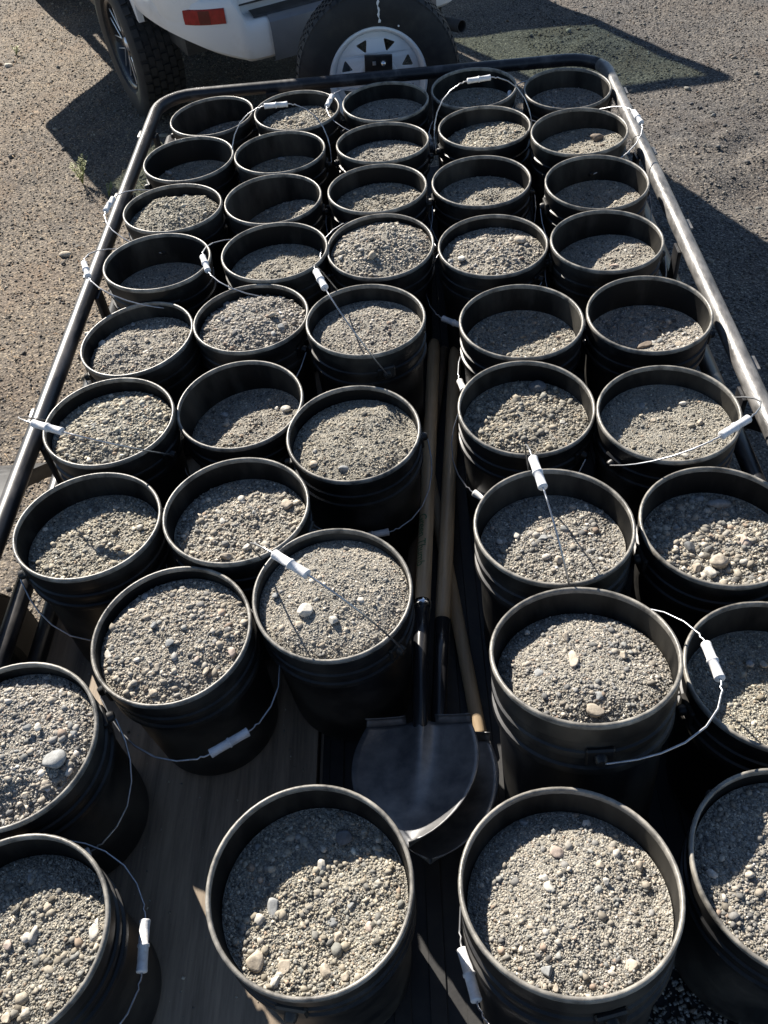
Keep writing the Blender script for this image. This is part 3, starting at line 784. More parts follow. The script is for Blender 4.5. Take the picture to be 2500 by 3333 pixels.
# sides
def arch(cx_, cz_, r_, a0, a1, n=14):
    return [(cx_ + r_ * math.cos(R(a0 + (a1 - a0) * k / n)), cz_ + r_ * math.sin(R(a0 + (a1 - a0) * k / n))) for k in range(n + 1)]
for s in (-1, 1):
    q = [(0.50, 0.46), (0.50, 1.16), (-0.44, 1.16), (-0.44, 0.60)]
    q += list(reversed(arch(0, 0.385, 0.47, 14, 152)))
    prism('quarter_panel', [(s * 0.905, y, z) for y, z in q], (-s * 0.03, 0, 0), M['paint'], suv)
    f_ = [(1.56, 0.42), (1.56, 1.16), (2.75, 1.14), (3.55, 1.02), (3.62, 0.80), (3.55, 0.50), (3.24, 0.48)] + arch(2.80, 0.385, 0.46, 12, 168) + [(2.33, 0.42)]
    prism('front_side', [(s * 0.905, y, z) for y, z in f_], (-s * 0.03, 0, 0), M['paint'], suv)
    box('sill', (0.10, 1.14, 0.12), M['blacktrim'], suv, (s * 0.83, 1.06, 0.44), bevel=0.02)
    for y0, y1, nm in ((-0.90, -0.78, 'd_pillar'), (0.46, 0.56, 'c_pillar'), (1.52, 1.64, 'b_pillar')):
        prism(nm, [(s * 0.88, y0, 1.15), (s * 0.88, y1, 1.15), (s * 0.74, y1, 1.96), (s * 0.74, y0 + 0.06, 1.96)], (-s * 0.05, 0, 0), M['paint'], suv)
    prism('a_pillar', [(s * 0.88, 2.52, 1.12), (s * 0.88, 2.62, 1.12), (s * 0.72, 2.02, 1.96), (s * 0.72, 1.95, 1.96)], (-s * 0.05, 0, 0), M['paint'], suv)
    prism('side_window', [(s * 0.865, -0.78, 1.15), (s * 0.865, 0.46, 1.15), (s * 0.735, 0.46, 1.95), (s * 0.735, -0.74, 1.95)], (-s * 0.006, 0, 0), M['darkglass'], suv)
    prism('front_window', [(s * 0.865, 1.70, 1.15), (s * 0.865, 2.52, 1.12), (s * 0.73, 1.95, 1.95), (s * 0.735, 1.70, 1.95)], (-s * 0.006, 0, 0), M['glass'], suv)
    # open rear door: hinge at the b pillar, swung outwards
    hx, hy = s * 0.905, 1.52
    ex, ey = (s * 1.50, 1.0) if s < 0 else (s * 1.85, 0.98)
    dl = math.hypot(ex - hx, ey - hy)
    dv = Vector((ex - hx, ey - hy, 0)).normalized(); dn = Vector((-dv.y, dv.x, 0))
    def dp(t, z):
        p = Vector((hx, hy, 0)) + dv * t
        return (p.x - s * 0.0, p.y, z)
    door = prism('rear_door', [dp(0.02, 0.45), dp(dl - 0.03, 0.47), dp(dl, 0.50), dp(dl, 0.84), dp(dl, 1.14), dp(0.02, 1.14)], dn * 0.06, M['paint'], suv, bevel=0.008)
    for a_, b_ in (((0.03, 1.13), (0.06, 1.90)), ((0.06, 1.88), (dl - 0.06, 1.88)), ((dl - 0.04, 1.13), (dl - 0.06, 1.88))):
        V, F = tube([Vector(dp(*a_)) + dn * 0.03, Vector(dp(*b_)) + dn * 0.03], 0.042, 8)
        link('window_frame', mesh('window_frame', V, F, True), M['blacktrim'], door)
    prism('window_pane', [dp(0.05, 1.13), dp(dl - 0.05, 1.13), dp(dl - 0.07, 1.87), dp(0.07, 1.87)], dn * 0.005, M['glass'], door)
    hb = box('door_handle', (0.12, 0.03, 0.03), M['paint'], door, Vector(dp(dl - 0.11, 1.02)) + dn * (-0.02 if s > 0 else 0.08), (0, 0, math.atan2(dv.y, dv.x)), 0.01)
# roof, hood, glass, floor
prism('roof', [(-0.72, -1.02, 1.96), (0.72, -1.02, 1.96), (0.74, 0.6, 1.99), (0.70, 2.0, 1.95), (-0.70, 2.0, 1.95), (-0.74, 0.6, 1.99)], (0, 0, 0.05), M['paint'], suv, bevel=0.015)
prism('hood', [(-0.875, 2.6, 1.11), (0.875, 2.6, 1.11), (0.82, 3.6, 0.99), (-0.82, 3.6, 0.99)], (0, 0, 0.03), M['paint'], suv, bevel=0.01)
prism('windscreen', [(-0.83, 2.60, 1.13), (0.83, 2.60, 1.13), (0.70, 1.99, 1.96), (-0.70, 1.99, 1.96)], (0, 0.004, 0.004), M['glass'], suv)
prism('rear_window', [(-0.70, -1.0, 1.17), (0.70, -1.0, 1.17), (0.64, -0.90, 1.95), (-0.64, -0.90, 1.95)], (0, 0.006, 0), M['darkglass'], suv)
box('front_end', (1.74, 0.14, 0.52), M['paint'], suv, (0, 3.58, 0.74), bevel=0.04)
box('floor_pan', (1.50, 4.0, 0.08), M['blacktrim'], suv, (0, 1.35, 0.50))
for y_ in (0.55, 1.7):
    box('seat', (1.3, 0.16, 0.62), M['blacktrim'], suv, (0, y_, 0.90), (R(-10), 0, 0), 0.05)
V, F = tube([(0, -0.60, 0.40), (0, -1.12, 0.40)], 0.03, 4)
link('hitch_receiver', mesh('hitch_receiver', V, F), M['steel'], suv)
V, F = lathe([(0.027, -0.25), (0.031, -0.25), (0.031, 0.12), (0.027, 0.12), (0.026, 0.10), (0.026, -0.24)], 20, True, 'Y')
link('exhaust_pipe', mesh('exhaust_pipe', V, F, True), M['blacktrim'], suv, (0.53, -0.93, 0.40), (R(-6), 0, R(8)))
box('sticker', (0.10, 0.004, 0.07), M['chalk'], suv, (0.60, -1.078, 0.71), (0, 0, R(14)), 0.001)
box('sticker_edge', (0.09, 0.003, 0.010), M['purple'], suv, (0.6008, -1.0815, 0.69), (0, 0, R(14)), 0.001)

def tyre_mesh(name, Rr, w, rin, seg=64, blocks=56, bd=0.008, rows=3):
    h = w / 2
    prof = [(rin, -h * 0.78), (rin + 0.012, -h * 0.92), (rin + (Rr - rin) * 0.45, -h), (Rr - 0.028, -h * 0.95), (Rr - 0.008, -h * 0.84), (Rr - bd * 0.3 - 0.002, -h * 0.6), (Rr - 0.004, 0),
            (Rr - bd * 0.3 - 0.002, h * 0.6), (Rr - 0.008, h * 0.84), (Rr - 0.028, h * 0.95), (rin + (Rr - rin) * 0.45, h), (rin + 0.012, h * 0.92), (rin, h * 0.78)]
    V, F = lathe(prof, seg, True, 'Y')
    parts_ = [(V, F)]
    for i in range(blocks):
        for j in range(rows * 2):
            t0 = -h * 0.88 + j * (h * 1.76 / (rows * 2)); t1 = t0 + h * 1.76 / (rows * 2) * 0.8
            a0 = 2 * math.pi * (i + (0.5 if j % 2 else 0)) / blocks; a1 = a0 + 2 * math.pi / blocks * 0.68
            ring = []
            for rr_ in (Rr - 0.016, Rr + bd - 0.004):
                for a, t in ((a0, t0), (a1, t0), (a1, t1), (a0, t1)):
                    e = rr_ - (0.010 if (abs(t) > h * 0.75) else 0)
                    ring.append((e * math.sin(a), t, e * math.cos(a)))
            parts_.append((ring, [(4, 5, 6, 7), (0, 1, 5, 4), (1, 2, 6, 5), (2, 3, 7, 6), (3, 0, 4, 7)]))
    V, F = join(*parts_)
    return bm_mesh(name, _bm(V, F), angle=30)

t_me = tyre_mesh('tyre', 0.385, 0.26, 0.235, blocks=44, bd=0.011)
t_me.materials.append(M['tyre'])
V, F = lathe([(0.236, -0.10), (0.236, 0.10), (0.222, 0.112), (0.212, 0.08), (0.205, -0.02), (0.10, -0.01), (0.075, 0.03), (0.0, 0.035)], 40, False, 'Y')
rim_me = mesh('alloy', V, F, True)
rim_me.materials.append(M['rimblack'])
def spoke_meshes():
    bm = box_bm((0.045, 0.035, 0.17), 0.006)
    a = bm_mesh('spoke', bm, angle=35); a.materials.append(M['rimblack'])
    V, F = join(tube([(-0.026, 0.02, -0.07), (-0.034, 0.024, 0.085), (0.034, 0.024, 0.085), (0.026, 0.02, -0.07)], 0.0038, 6))
    b = mesh('spoke_edge', V, F); b.materials.append(M['silver'])
    return a, b
sp_me, se_me = spoke_meshes()
cap_me = mesh('hub_cap', *lathe([(0.0, 0.055), (0.034, 0.05), (0.04, 0.02), (0.04, 0.0)], 20, False, 'Y'), True)
cap_me.materials.append(M['silver'])
for s in (-1, 1):
    for y_ in (0.0, 2.80):
        w_ = link('wheel', t_me, None, suv, (s * 0.83, y_, 0.378), (0, 0, R(90) if s < 0 else R(-90)))
        r_ = link('rim', rim_me, None, w_)
        for k in range(8):
            a = 2 * math.pi * k / 8 + 0.2
            link('spoke', sp_me, None, w_, (0.135 * math.sin(a), 0.055, 0.135 * math.cos(a)), (0, a, 0))
            link('spoke_edge', se_me, None, w_, (0.135 * math.sin(a), 0.058, 0.135 * math.cos(a)), (0, a, 0))
        link('hub_cap', cap_me, None, w_, (0, 0.03, 0))

# ================================================================== TRAILER
trailer = empty('utility_trailer', (-0.08, 1.6, 0))
tag(trailer, 'black pipe-railed utility trailer loaded with rows of gravel buckets', 'trailer')
TL = Vector((0.08, -1.6, 0))                         # children are written in world numbers, moved by this
XL, XR, YF, YB = -0.936, 0.760, 3.455, -0.9

def rail_pts(z, inset=0.0, rad=0.14, y0=YB):
    xl, xr, yf = XL + inset, XR - inset, YF - inset
    p = [(xl, y0 + (yf - rad - y0) * k / 12, z) for k in range(13)]
    p += [(xl + rad - rad * math.cos(R(a)), yf - rad + rad * math.sin(R(a)), z) for a in range(15, 90, 15)]
    p += [(xl + rad + (xr - xl - 2 * rad) * k / 6, yf, z) for k in range(7)]
    p += [(xr - rad + rad * math.sin(R(a)), yf - rad + rad * math.cos(R(a)), z) for a in range(15, 90, 15)]
    p += [(xr, yf - rad - (yf - rad - y0) * k / 12, z) for k in range(13)]
    return p
def tpart(name, V, F, mat, smooth=True):
    o = link(name, mesh(name, V, F, smooth), mat, trailer, TL)
    return o
RAILZ = 0.76
top = rail_pts(RAILZ)
k0 = 13 + 5 + 7 + 3                                  # right-hand run is scraped bare by use
tpart('top_rail', *tube(top[:k0 + 1], 0.0225, 18), M['rail'])
tpart('scraped_rail', *tube(top[k0:], 0.0225, 18), M['rail_worn'])
for side, x in (('l', XL), ('r', XR)):
    tpart('middle_rail', *tube([(x, YB, 0.60), (x, YF - 0.02, 0.60)], 0.021, 16), M['rail'])
    tpart('bottom_rail', *tube([(x, YB, 0.455), (x, YF + 0.02, 0.455)], 0.021, 16), M['steel'])
    sgn = 1 if x < 0 else -1
    for y in (3.15, 2.69, 2.14, 1.52, 0.85, 0.1):
        o = box('post', (0.012, 0.05, 0.30), M['steel'], trailer, Vector((x + sgn * 0.024, y, 0.60)) + TL, bevel=0.003)
    for y in (3.16, 2.70, 2.25, 1.62):
        box('stake_tab', (0.022, 0.05, 0.006), M['rail_worn'], trailer, Vector((x - sgn * 0.028, y, 0.752)) + TL, bevel=0.002)
for x in (-0.5, -0.08, 0.34):
    box('front_post', (0.05, 0.012, 0.30), M['steel'], trailer, Vector((x, YF - 0.026, 0.60)) + TL)
tpart('front_rail', *tube([(XL + 0.03, YF, 0.455), (XR - 0.03, YF, 0.455)], 0.021, 16), M['steel'])
box('deck_frame', (1.62, 4.2, 0.05), M['steel'], trailer, Vector((-0.085, 1.26, 0.395)) + TL)
# draw bars, coupler and spare bracket
hitch = Vector((-0.26, 4.52, 0.42))
for x in (-0.62, 0.40):
    tpart('draw_bar', *tube([(x, 3.30, 0.40), tuple(hitch)], 0.032, 4), M['steel'], False)
tpart('coupler', *tube([(hitch.x, hitch.y - 0.16, 0.43), (hitch.x, hitch.y - 0.02, 0.44), (hitch.x, hitch.y + 0.08, 0.43)], [0.035, 0.045, 0.03], 12), M['steel'])
tpart('jack_post', *tube([(-0.2, 4.05, 0.10), (-0.2, 4.05, 0.62)], 0.026, 12), M['steel'])
SX, SY, SZ = -0.10, 3.86, 0.615
box('spare_bracket', (0.115, 0.016, 0.12), M['steel'], trailer, Vector((SX + 0.008, SY - 0.078, SZ + 0.045)) + TL, (0, R(3), 0), 0.003)
V, F = tube([(SX, SY - 0.07, SZ), (SX, SY + 0.12, SZ - 0.02), (SX, SY + 0.14, 0.42)], 0.025, 4)
tpart('spare_arm', V, F, M['steel'], False)
V, F = lathe([(0.0, -0.014), (0.007, -0.012), (0.012, -0.004), (0.0125, 0.006)], 14, False, 'Y')
link('bolt', mesh('bolt', V, F, True), M['chrome'], trailer, Vector((SX + 0.030, SY - 0.088, SZ + 0.075)) + TL)
box('bolt_plate', (0.014, 0.006, 0.014), M['silver'], trailer, Vector((SX - 0.008, SY - 0.088, SZ + 0.077)) + TL, bevel=0.001)
# fenders and road wheels
wheel_me = tyre_mesh('trailer_tyre', 0.325, 0.19, 0.19, blocks=60, bd=0.004)
wheel_me.materials.append(M['tyre'])
V, F = lathe([(0.192, -0.075), (0.192, 0.07), (0.18, 0.08), (0.172, 0.045), (0.10, 0.03), (0.07, 0.05), (0.0, 0.05)], 36, False, 'Y')
twr_me = mesh('trailer_rim', V, F, True); twr_me.materials.append(M['rimwhite'])
for s, x0 in ((-1, XL - 0.06), (1, XR + 0.06)):
    xa, xb = (x0 - 0.27, x0) if s < 0 else (x0, x0 + 0.27)
    prof = [(1.70, 0.46), (1.63, 0.58), (1.50, 0.67), (1.36, 0.705), (0.95, 0.71), (0.62, 0.70), (0.46, 0.66), (0.33, 0.57), (0.27, 0.46)]
    Vf, Ff = [], []
    for y, z in prof:
        Vf += [(xa, y, z - 0.045), (xa, y, z), (xb, y, z), (xb, y, z - 0.045)]
    for i in range(len(prof) - 1):
        for j in range(3):
            Ff.append((i * 4 + j, i * 4 + j + 1, (i + 1) * 4 + j + 1, (i + 1) * 4 + j))
    fo = link('fender', bm_mesh('fender', _bm(Vf, Ff), angle=50), M['fender'], trailer, TL)
    sm = fo.modifiers.new('thick', 'SOLIDIFY'); sm.thickness = 0.004
    w_ = link('wheel', wheel_me, None, trailer, Vector(((xa + xb) / 2, 1.0, 0.322)) + TL, (0, 0, R(90) if s < 0 else R(-90)))
    link('rim', twr_me, None, w_)
tpart('axle', *tube([(XL - 0.15, 1.0, 0.322), (XR + 0.15, 1.0, 0.322)], 0.03, 12), M['steel'])

# deck: a plywood sheet on the left, a ribbed rubber mat over the rest
box('deck_board', (0.655, 4.2, 0.018), M['board'], trailer, Vector((-0.5945, 1.26, DECK - 0.012)) + TL, bevel=0.003)
box('deck_board', (1.00, 4.2, 0.018), M['board'], trailer, Vector((0.238, 1.26, DECK - 0.0215)) + TL, bevel=0.003)
mat_o = empty('rubber_mat', (0.24, 1.26, DECK - 0.012))
tag(mat_o, 'black ribbed rubber mat on the trailer deck under the shovels and right-hand buckets', 'mat')
box('sheet', (0.99, 4.15, 0.008), M['mat'], mat_o, (0, 0, 0.004), bevel=0.002)
rib_me = bm_mesh('rib', box_bm((0.030, 4.13, 0.005), 0.0015, 1), angle=35)
rib_me.materials.append(M['mat'])
for k in range(16):
    link('rib', rib_me, None, mat_o, (-0.465 + k * 0.062, 0, 0.0095))

# ================================================================== SPARE WHEEL
spare = empty('spare_wheel', (SX, SY, SZ), (R(-3), 0, R(3)))
tag(spare, 'spare wheel with white steel rim standing at the front of the trailer', 'wheel')
sp_t = tyre_mesh('tyre', 0.344, 0.20, 0.203, seg=80, blocks=64, bd=0.006)
link('tyre', sp_t, M['tyre'], spare)
V, F = lathe([(0.2045, -0.02), (0.2085, -0.082), (0.2045, -0.090), (0.196, -0.086), (0.188, -0.070), (0.183, -0.045), (0.176, -0.038)], 64, False, 'Y')
wr = link('rim', mesh('rim', V, F, True), M['rimwhite'], spare)
cu = bpy.data.curves.new('disc', 'CURVE')
cu.dimensions = '2D'; cu.fill_mode = 'BOTH'; cu.extrude = 0.002; cu.bevel_depth = 0.0025; cu.bevel_resolution = 2
def add_loop(pts):
    s_ = cu.splines.new('POLY'); s_.points.add(len(pts) - 1); s_.use_cyclic_u = True
    for p_, q_ in zip(s_.points, pts):
        p_.co = (q_[0], q_[1], 0, 1)
add_loop([(0.175 * math.cos(2 * math.pi * k / 96), 0.175 * math.sin(2 * math.pi * k / 96)) for k in range(96)])
add_loop([(0.09 * math.cos(-2 * math.pi * k / 48), 0.09 * math.sin(-2 * math.pi * k / 48)) for k in range(48)])
for k in range(8):
    a = 2 * math.pi * (k + 0.5) / 8
    tri = []
    for cr_, ca_, a0 in ((0.151, 0.125, -30), (0.151, -0.125, 210), (0.118, 0.0, 90)):
        for q in range(5):
            t = R(a0 + (q - 2) * 30)
            # local frame: radial is +v, tangential is +u
            uu = cr_ * math.sin(ca_) + 0.0065 * math.cos(t)
            vv = cr_ * math.cos(ca_) + 0.0065 * math.sin(-t) * (1 if a0 != 90 else 1)
            tri.append((uu, vv))
    cxy = (sum(p[0] for p in tri) / len(tri), sum(p[1] for p in tri) / len(tri))
    tri.sort(key=lambda p: math.atan2(p[1] - cxy[1], p[0] - cxy[0]))
    add_loop([(u_ * math.cos(a) - v_ * math.sin(a), u_ * math.sin(a) + v_ * math.cos(a)) for u_, v_ in tri])
cu_o = bpy.data.objects.new('disc_curve', cu)
disc_me = bpy.data.meshes.new_from_object(cu_o)
bpy.data.objects.remove(cu_o)
for v in disc_me.vertices:                             # lay the disc upright, dished between hub and rim
    r_ = math.hypot(v.co.x, v.co.y)
    v.co = (v.co.x, -v.co.z - 0.040 - 0.020 * max(0, (0.175 - r_) / 0.085), v.co.y)
disc_me.materials.clear()
link('wheel_disc', disc_me, M['rimwhite'], spare)
V, F = lathe([(0.092, -0.057), (0.088, -0.066), (0.070, -0.068), (0.045, -0.060), (0.042, -0.03)], 40, False, 'Y')
link('hub', mesh('hub', V, F, True), M['rimwhite'], spare)
# white streak and a dot on the sidewall
bm = bmesh.new()
pv = []
for i in range(14):
    z = 0.225 + i * 0.0075
    w_ = 0.0035 + 0.0018 * math.sin(i * 2.1) + 0.001 * math.cos(i * 5.0)
    y = -0.1025 if z < 0.315 else -0.0995
    pv.append((bm.verts.new((0.022 + 0.002 * math.sin(i * 1.3) - w_, y, z)), bm.verts.new((0.022 + 0.002 * math.sin(i * 1.3) + w_, y, z))))
for a_, b_ in zip(pv, pv[1:]):
    bm.faces.new((a_[0], a_[1], b_[1], b_[0]))
link('paint_mark', bm_mesh('paint_mark', bm), M['chalk'], spare)
V, F = lathe([(0.0, -0.1035), (0.0035, -0.103), (0.004, -0.1005)], 10, False, 'Y')
link('paint_dot', mesh('paint_dot', V, F), M['chalk'], spare, (0.098, 0, 0.205))

# ================================================================== SHOVELS AND POLES
def shovel(name, loc, rotz, pitch, handle_len, sock_mat, handle_mat, label, ring, roll=0.0):
    root = empty(name, loc, (R(pitch), R(roll), rotz))
    tag(root, label, 'shovel', 'shovels in the gap between the buckets')
    nu, nv = 26, 22
    lift = 0.25                                          # the blade rises from the socket
    L, W = 0.285, 0.120
    V, F = [], []
    def zz(u, v):
        dish = 0.030 * abs(v) ** 2.2 * (1 - 0.25 * u)
        ridge = 0.019 * math.exp(-(v / 0.15) ** 2) * max(0, 1 - u / 0.75) ** 0.75
        return dish + ridge + 0.018 * (u - 0.5) ** 2 - 0.006
    def hw(u):
        if u < 0.32:
            return W * (0.86 + 0.14 * math.sin(u / 0.32 * math.pi / 2))
        t = (u - 0.32) / 0.68
        return W * max(1 - t ** 2.05, 0.0) ** 0.66
    for i in range(nu + 1):
        u = i / nu
        for j in range(nv + 1):
            v = -1 + 2 * j / nv
            V.append((v * max(hw(u), 0.004), -u * L - 0.022 * (1 - u) ** 2 * abs(v) ** 1.6, zz(u, v) + lift * u * L))
    for i in range(nu):
        for j in range(nv):
            a = i * (nv + 1) + j
            F.append((a, a + 1, a + nv + 2, a + nv + 1))
    bl = link('blade', bm_mesh('blade', _bm(V, F), smooth=True), M['blade'], root)
    s_ = bl.modifiers.new('gauge', 'SOLIDIFY'); s_.thickness = 0.0025; s_.offset = 0
    # rolled foot treads on both shoulders
    for s in (-1, 1):
        Vt, Ft = [], []
        for k in range(8):
            x = s * (0.030 + (W * 0.86 - 0.030) * k / 7)
            z0 = zz(0, x / (W * 0.86))
            ys = -0.022 * abs(x / (W * 0.86)) ** 1.6
            Vt += [(x, ys, z0), (x, ys + 0.010, z0 + 0.004), (x, ys + 0.013, z0 + 0.010), (x, ys + 0.010, z0 + 0.016)]
        for k in range(7):
            for j in range(3):
                Ft.append((k * 4 + j, k * 4 + j + 1, (k + 1) * 4 + j + 1, (k + 1) * 4 + j))
        fo = link('foot_tread', bm_mesh('foot_tread', _bm(Vt, Ft), smooth=True), M['blade'], root)
        sm_ = fo.modifiers.new('gauge', 'SOLIDIFY'); sm_.thickness = 0.0025
    # socket: widens from the frog of the blade up to the ferrule
    sp_ = [(0, -0.035, 0.002), (0, -0.012, 0.006), (0, 0.015, 0.013), (0, 0.06, 0.023), (0, 0.11, 0.030), (0, 0.18, 0.034), (0, 0.262, 0.036)]
    link('socket', mesh('socket', *tube(sp_, [0.013, 0.0155, 0.0165, 0.0165, 0.016, 0.0165, 0.0178], 16), True), sock_mat, root)
    hp = [(0, 0.25, 0.036), (0, 0.30, 0.036), (0, 0.6, 0.034), (0, handle_len - 0.03, 0.030), (0, handle_len - 0.01, 0.030), (0, handle_len, 0.030)]
    ha = link('handle', mesh('handle', *tube(hp, [0.0165, 0.0175, 0.018, 0.018, 0.0155, 0.008], 18), True), handle_mat, root)
    if ring:
        V, F = lathe([(0.0168, -0.008), (0.0188, -0.007), (0.0188, 0.007), (0.0168, 0.008)], 24, True, 'Y')
        link('ferrule', mesh('ferrule', V, F, True), M['chrome'], root, (0, 0.270, 0.036))
    return root, ha
shA, haA = shovel('round_point_shovel', (-0.044, 0.832, 0.556), R(-3.8), -3.4, 1.29, M['rimblack'], M['ash'], 'upper shovel lying dish up, chrome ring on its handle, over another blade', True, -7.0)
shB, haB = shovel('round_point_shovel', (-0.012, 0.824, 0.510), R(-5.4), -2.2, 1.28, M['rimblack'], M['ash'], 'lower shovel with its blade mostly hidden under the upper shovel', False)
# green lettering wrapped round the upper shaft
fc = bpy.data.curves.new('lettering', 'FONT')
fc.body = 'Green Thumb'
fc.size = 0.030
fc.space_character = 0.95
fo = bpy.data.objects.new('lettering_src', fc)
lm = bpy.data.meshes.new_from_object(fo)
bpy.data.objects.remove(fo)
bm = bmesh.new(); bm.from_mesh(lm)
bmesh.ops.subdivide_edges(bm, edges=[e for e in bm.edges if e.calc_length() > 0.004], cuts=2, use_grid_fill=False)
for v in bm.verts:
    t = (v.co.y - 0.008) / 0.018 - 0.45
    y = 0.535 - v.co.x
    v.co = (0.0184 * math.sin(t), y, 0.0349 + 0.0184 * math.cos(t))
bm.to_mesh(lm); bm.free()
link('lettering', lm, M['green_ink'], haA)
lm.materials.clear(); lm.materials.append(M['green_ink'])

def pole(a, b, rad, mat, label):
    a, b = Vector(a), Vector(b)
    d = (b - a)
    o = empty('tool_handle', a)
    tag(o, label, 'pole')
    n = 6
    pts = [d * (k / n) for k in range(n + 1)]
    e = d.normalized()
    link('shaft', mesh('shaft', *tube([-e * 0.012, -e * 0.004] + pts + [d + e * 0.004, d + e * 0.012], [rad * 0.5, rad * 0.88] + [rad] * (n + 1) + [rad * 0.88, rad * 0.5], 16), True), mat, o)
    return o
pole((0.073, 0.845, 0.4715), (-0.035, 2.06, 0.4715), 0.0152, M['ash_pale'], 'pale knotty wooden pole whose near end is tucked under the shovel blades')
pole((-0.105, 0.93, 0.4715), (0.075, 2.12, 0.4715), 0.0150, M['ash_dark'], 'dark wooden pole lying lowest under the shovel handles')

# ================================================================== BUCKETS
BH = 0.37
def bucket_profile():
    outer = [(0.0, 0.0), (0.122, 0.0), (0.130, 0.006), (0.1315, 0.02), (0.1405, 0.262), (0.1408, 0.268),
             (0.1505, 0.270), (0.1512, 0.273), (0.1500, 0.281), (0.1455, 0.283), (0.1458, 0.301),
             (0.1500, 0.303), (0.1506, 0.306), (0.1500, 0.313), (0.1462, 0.315), (0.1466, 0.332), (0.1502, 0.334), (0.1508, 0.337), (0.1512, 0.3645)]
    inner = [(0.1455, 0.3645), (0.1440, 0.34), (0.1375, 0.25), (0.1285, 0.01), (0.0, 0.008)]
    return outer + inner
V, F = lathe(bucket_profile(), 64)
body_me = bm_mesh('bucket_body', _bm(V, F), angle=28)
body_me.materials.append(M['bucket'])
body_me.materials.append(M['inside'])
nprof = len(bucket_profile()) - 1
for p in body_me.polygons:                             # the dusty inner wall and floor
    if p.index % nprof >= 18:
        p.material_index = 1
lip = [(0.1452, 0.360), (0.1450, 0.3672), (0.1462, 0.3696), (0.1482, 0.3705), (0.1504, 0.3698), (0.1518, 0.3676), (0.1521, 0.3630), (0.1513, 0.3600)]
V, F = lathe([(r, z - BH) for r, z in lip], 64, True)
rim_me2 = bm_mesh('bucket_rim', _bm(V, F), angle=50)
rim_me2.materials.append(M['rim'])
def ear_mesh():
    bm = box_bm((0.010, 0.045, 0.034), 0.003, 1)
    for v in bm.verts:
        v.co.x += 0.149
    b2 = bmesh.new()
    V, F = lathe([(0.0, 0.166), (0.007, 0.1655), (0.0095, 0.162), (0.011, 0.146)], 14, False, 'X')
    V0 = [b2.verts.new(p) for p in V]
    for f in F:
        try:
            b2.faces.new([V0[i] for i in f])
        except ValueError:
            pass
    tmp = bpy.data.meshes.new('t'); b2.to_mesh(tmp); b2.free()
    bm.from_mesh(tmp)
    me = bm_mesh('ear', bm, angle=35)
    me.materials.append(M['bucket'])
    return me
ear_me = ear_mesh()
gp = [(0.0, -0.0465), (0.0042, -0.0465), (0.0105, -0.0455), (0.0112, -0.044), (0.0108, -0.041), (0.0102, -0.030), (0.0102, -0.003), (0.0122, -0.002), (0.0122, 0.002), (0.0102, 0.003), (0.0102, 0.030), (0.0108, 0.041), (0.0112, 0.044), (0.0105, 0.0455), (0.0042, 0.0465), (0.0, 0.0465)]
grip_me = mesh('grip', *lathe(gp, 18, False, 'X'), True)
grip_me.materials.append(M['grip'])

def bail_mesh(L):
    a = 0.164
    halfp = [(a, 0.0), (a + 0.001, 0.012), (a + 0.001, L * 0.25), (a * 0.975, L * 0.42), (a * 0.90, L * 0.60), (a * 0.76, L * 0.78), (a * 0.58, L * 0.905), (a * 0.42, L * 0.965), (0.062, L * 0.985), (0.055, L * 0.978), (0.050, L * 0.995), (0.044, L)]
    pts = [(0.152, 0, 0)] + [(x, t, 0) for x, t in halfp] + [(-x, t, 0) for x, t in reversed(halfp)] + [(-0.152, 0, 0)]
    V, F = tube(pts, 0.0018, 8)
    me = mesh('bail', V, F, True)
    me.materials.append(M['wire'])
    return me

ORD = {1: 'first', 2: 'second', 3: 'third', 4: 'fourth', 5: 'fifth', 6: 'sixth', 7: 'seventh'}
SPECIAL = {
    'G1': 'black gravel bucket at the left rail, seventh row, bail wire hanging in front',
    'G2': 'black gravel bucket second from the left rail in the seventh row',
    'G3': 'brimful black bucket beside the shovel sockets, white grip propped over its left rim',
    'G4': 'black bucket right of the shovel handles, white grip standing over its far rim',
    'G5': 'black gravel bucket by the right rail holding the large round cobbles',
    'H1': 'black gravel bucket with white grip hanging in front over bare plywood',
    'H4': 'tall heaped black bucket right of the shovel blades, bail stretched to the right',
    'H5': 'black bucket cut by the right edge, under the grip of the heaped bucket',
    'I1': 'black gravel bucket at the left edge, second from bottom, big grey cobble inside',
    'J1': 'black gravel bucket at the bottom left corner, white grip on its right side',
    'J2': 'black bucket at the bottom, left of the shovel tip, many pebbles inside',
    'J4': 'big black gravel bucket at the bottom, right of the shovel tip',
    'J5': 'black gravel bucket at the bottom right corner, cut by the picture edge',
}
def fill_word(h):
    return 'brimful of gravel' if h < 0.03 else ('well filled' if h < 0.055 else 'part filled')
SHORTB = {'G1': 'bucket at the left rail in the seventh row', 'G2': 'second bucket of the seventh row', 'G3': 'brimful bucket beside the shovel sockets', 'G4': 'seventh row bucket right of the shovel handles', 'G5': 'bucket by the right rail in the seventh row',
          'H1': 'bucket whose grip hangs over bare plywood', 'H4': 'heaped bucket right of the shovel blades', 'H5': 'right edge bucket under a white grip', 'I1': 'left edge bucket second from the bottom',
          'J1': 'bottom left corner bucket', 'J2': 'bottom bucket left of the shovel tip', 'J4': 'bottom bucket right of the shovel tip', 'J5': 'bottom right corner bucket'}
def place(k):
    return SHORTB.get(k) or '%s bucket from left, %s row from the spare wheel' % (ORD[int(k[1])], ORD['ABCDEFG'.find(k[0]) + 1])
BINFO = {}
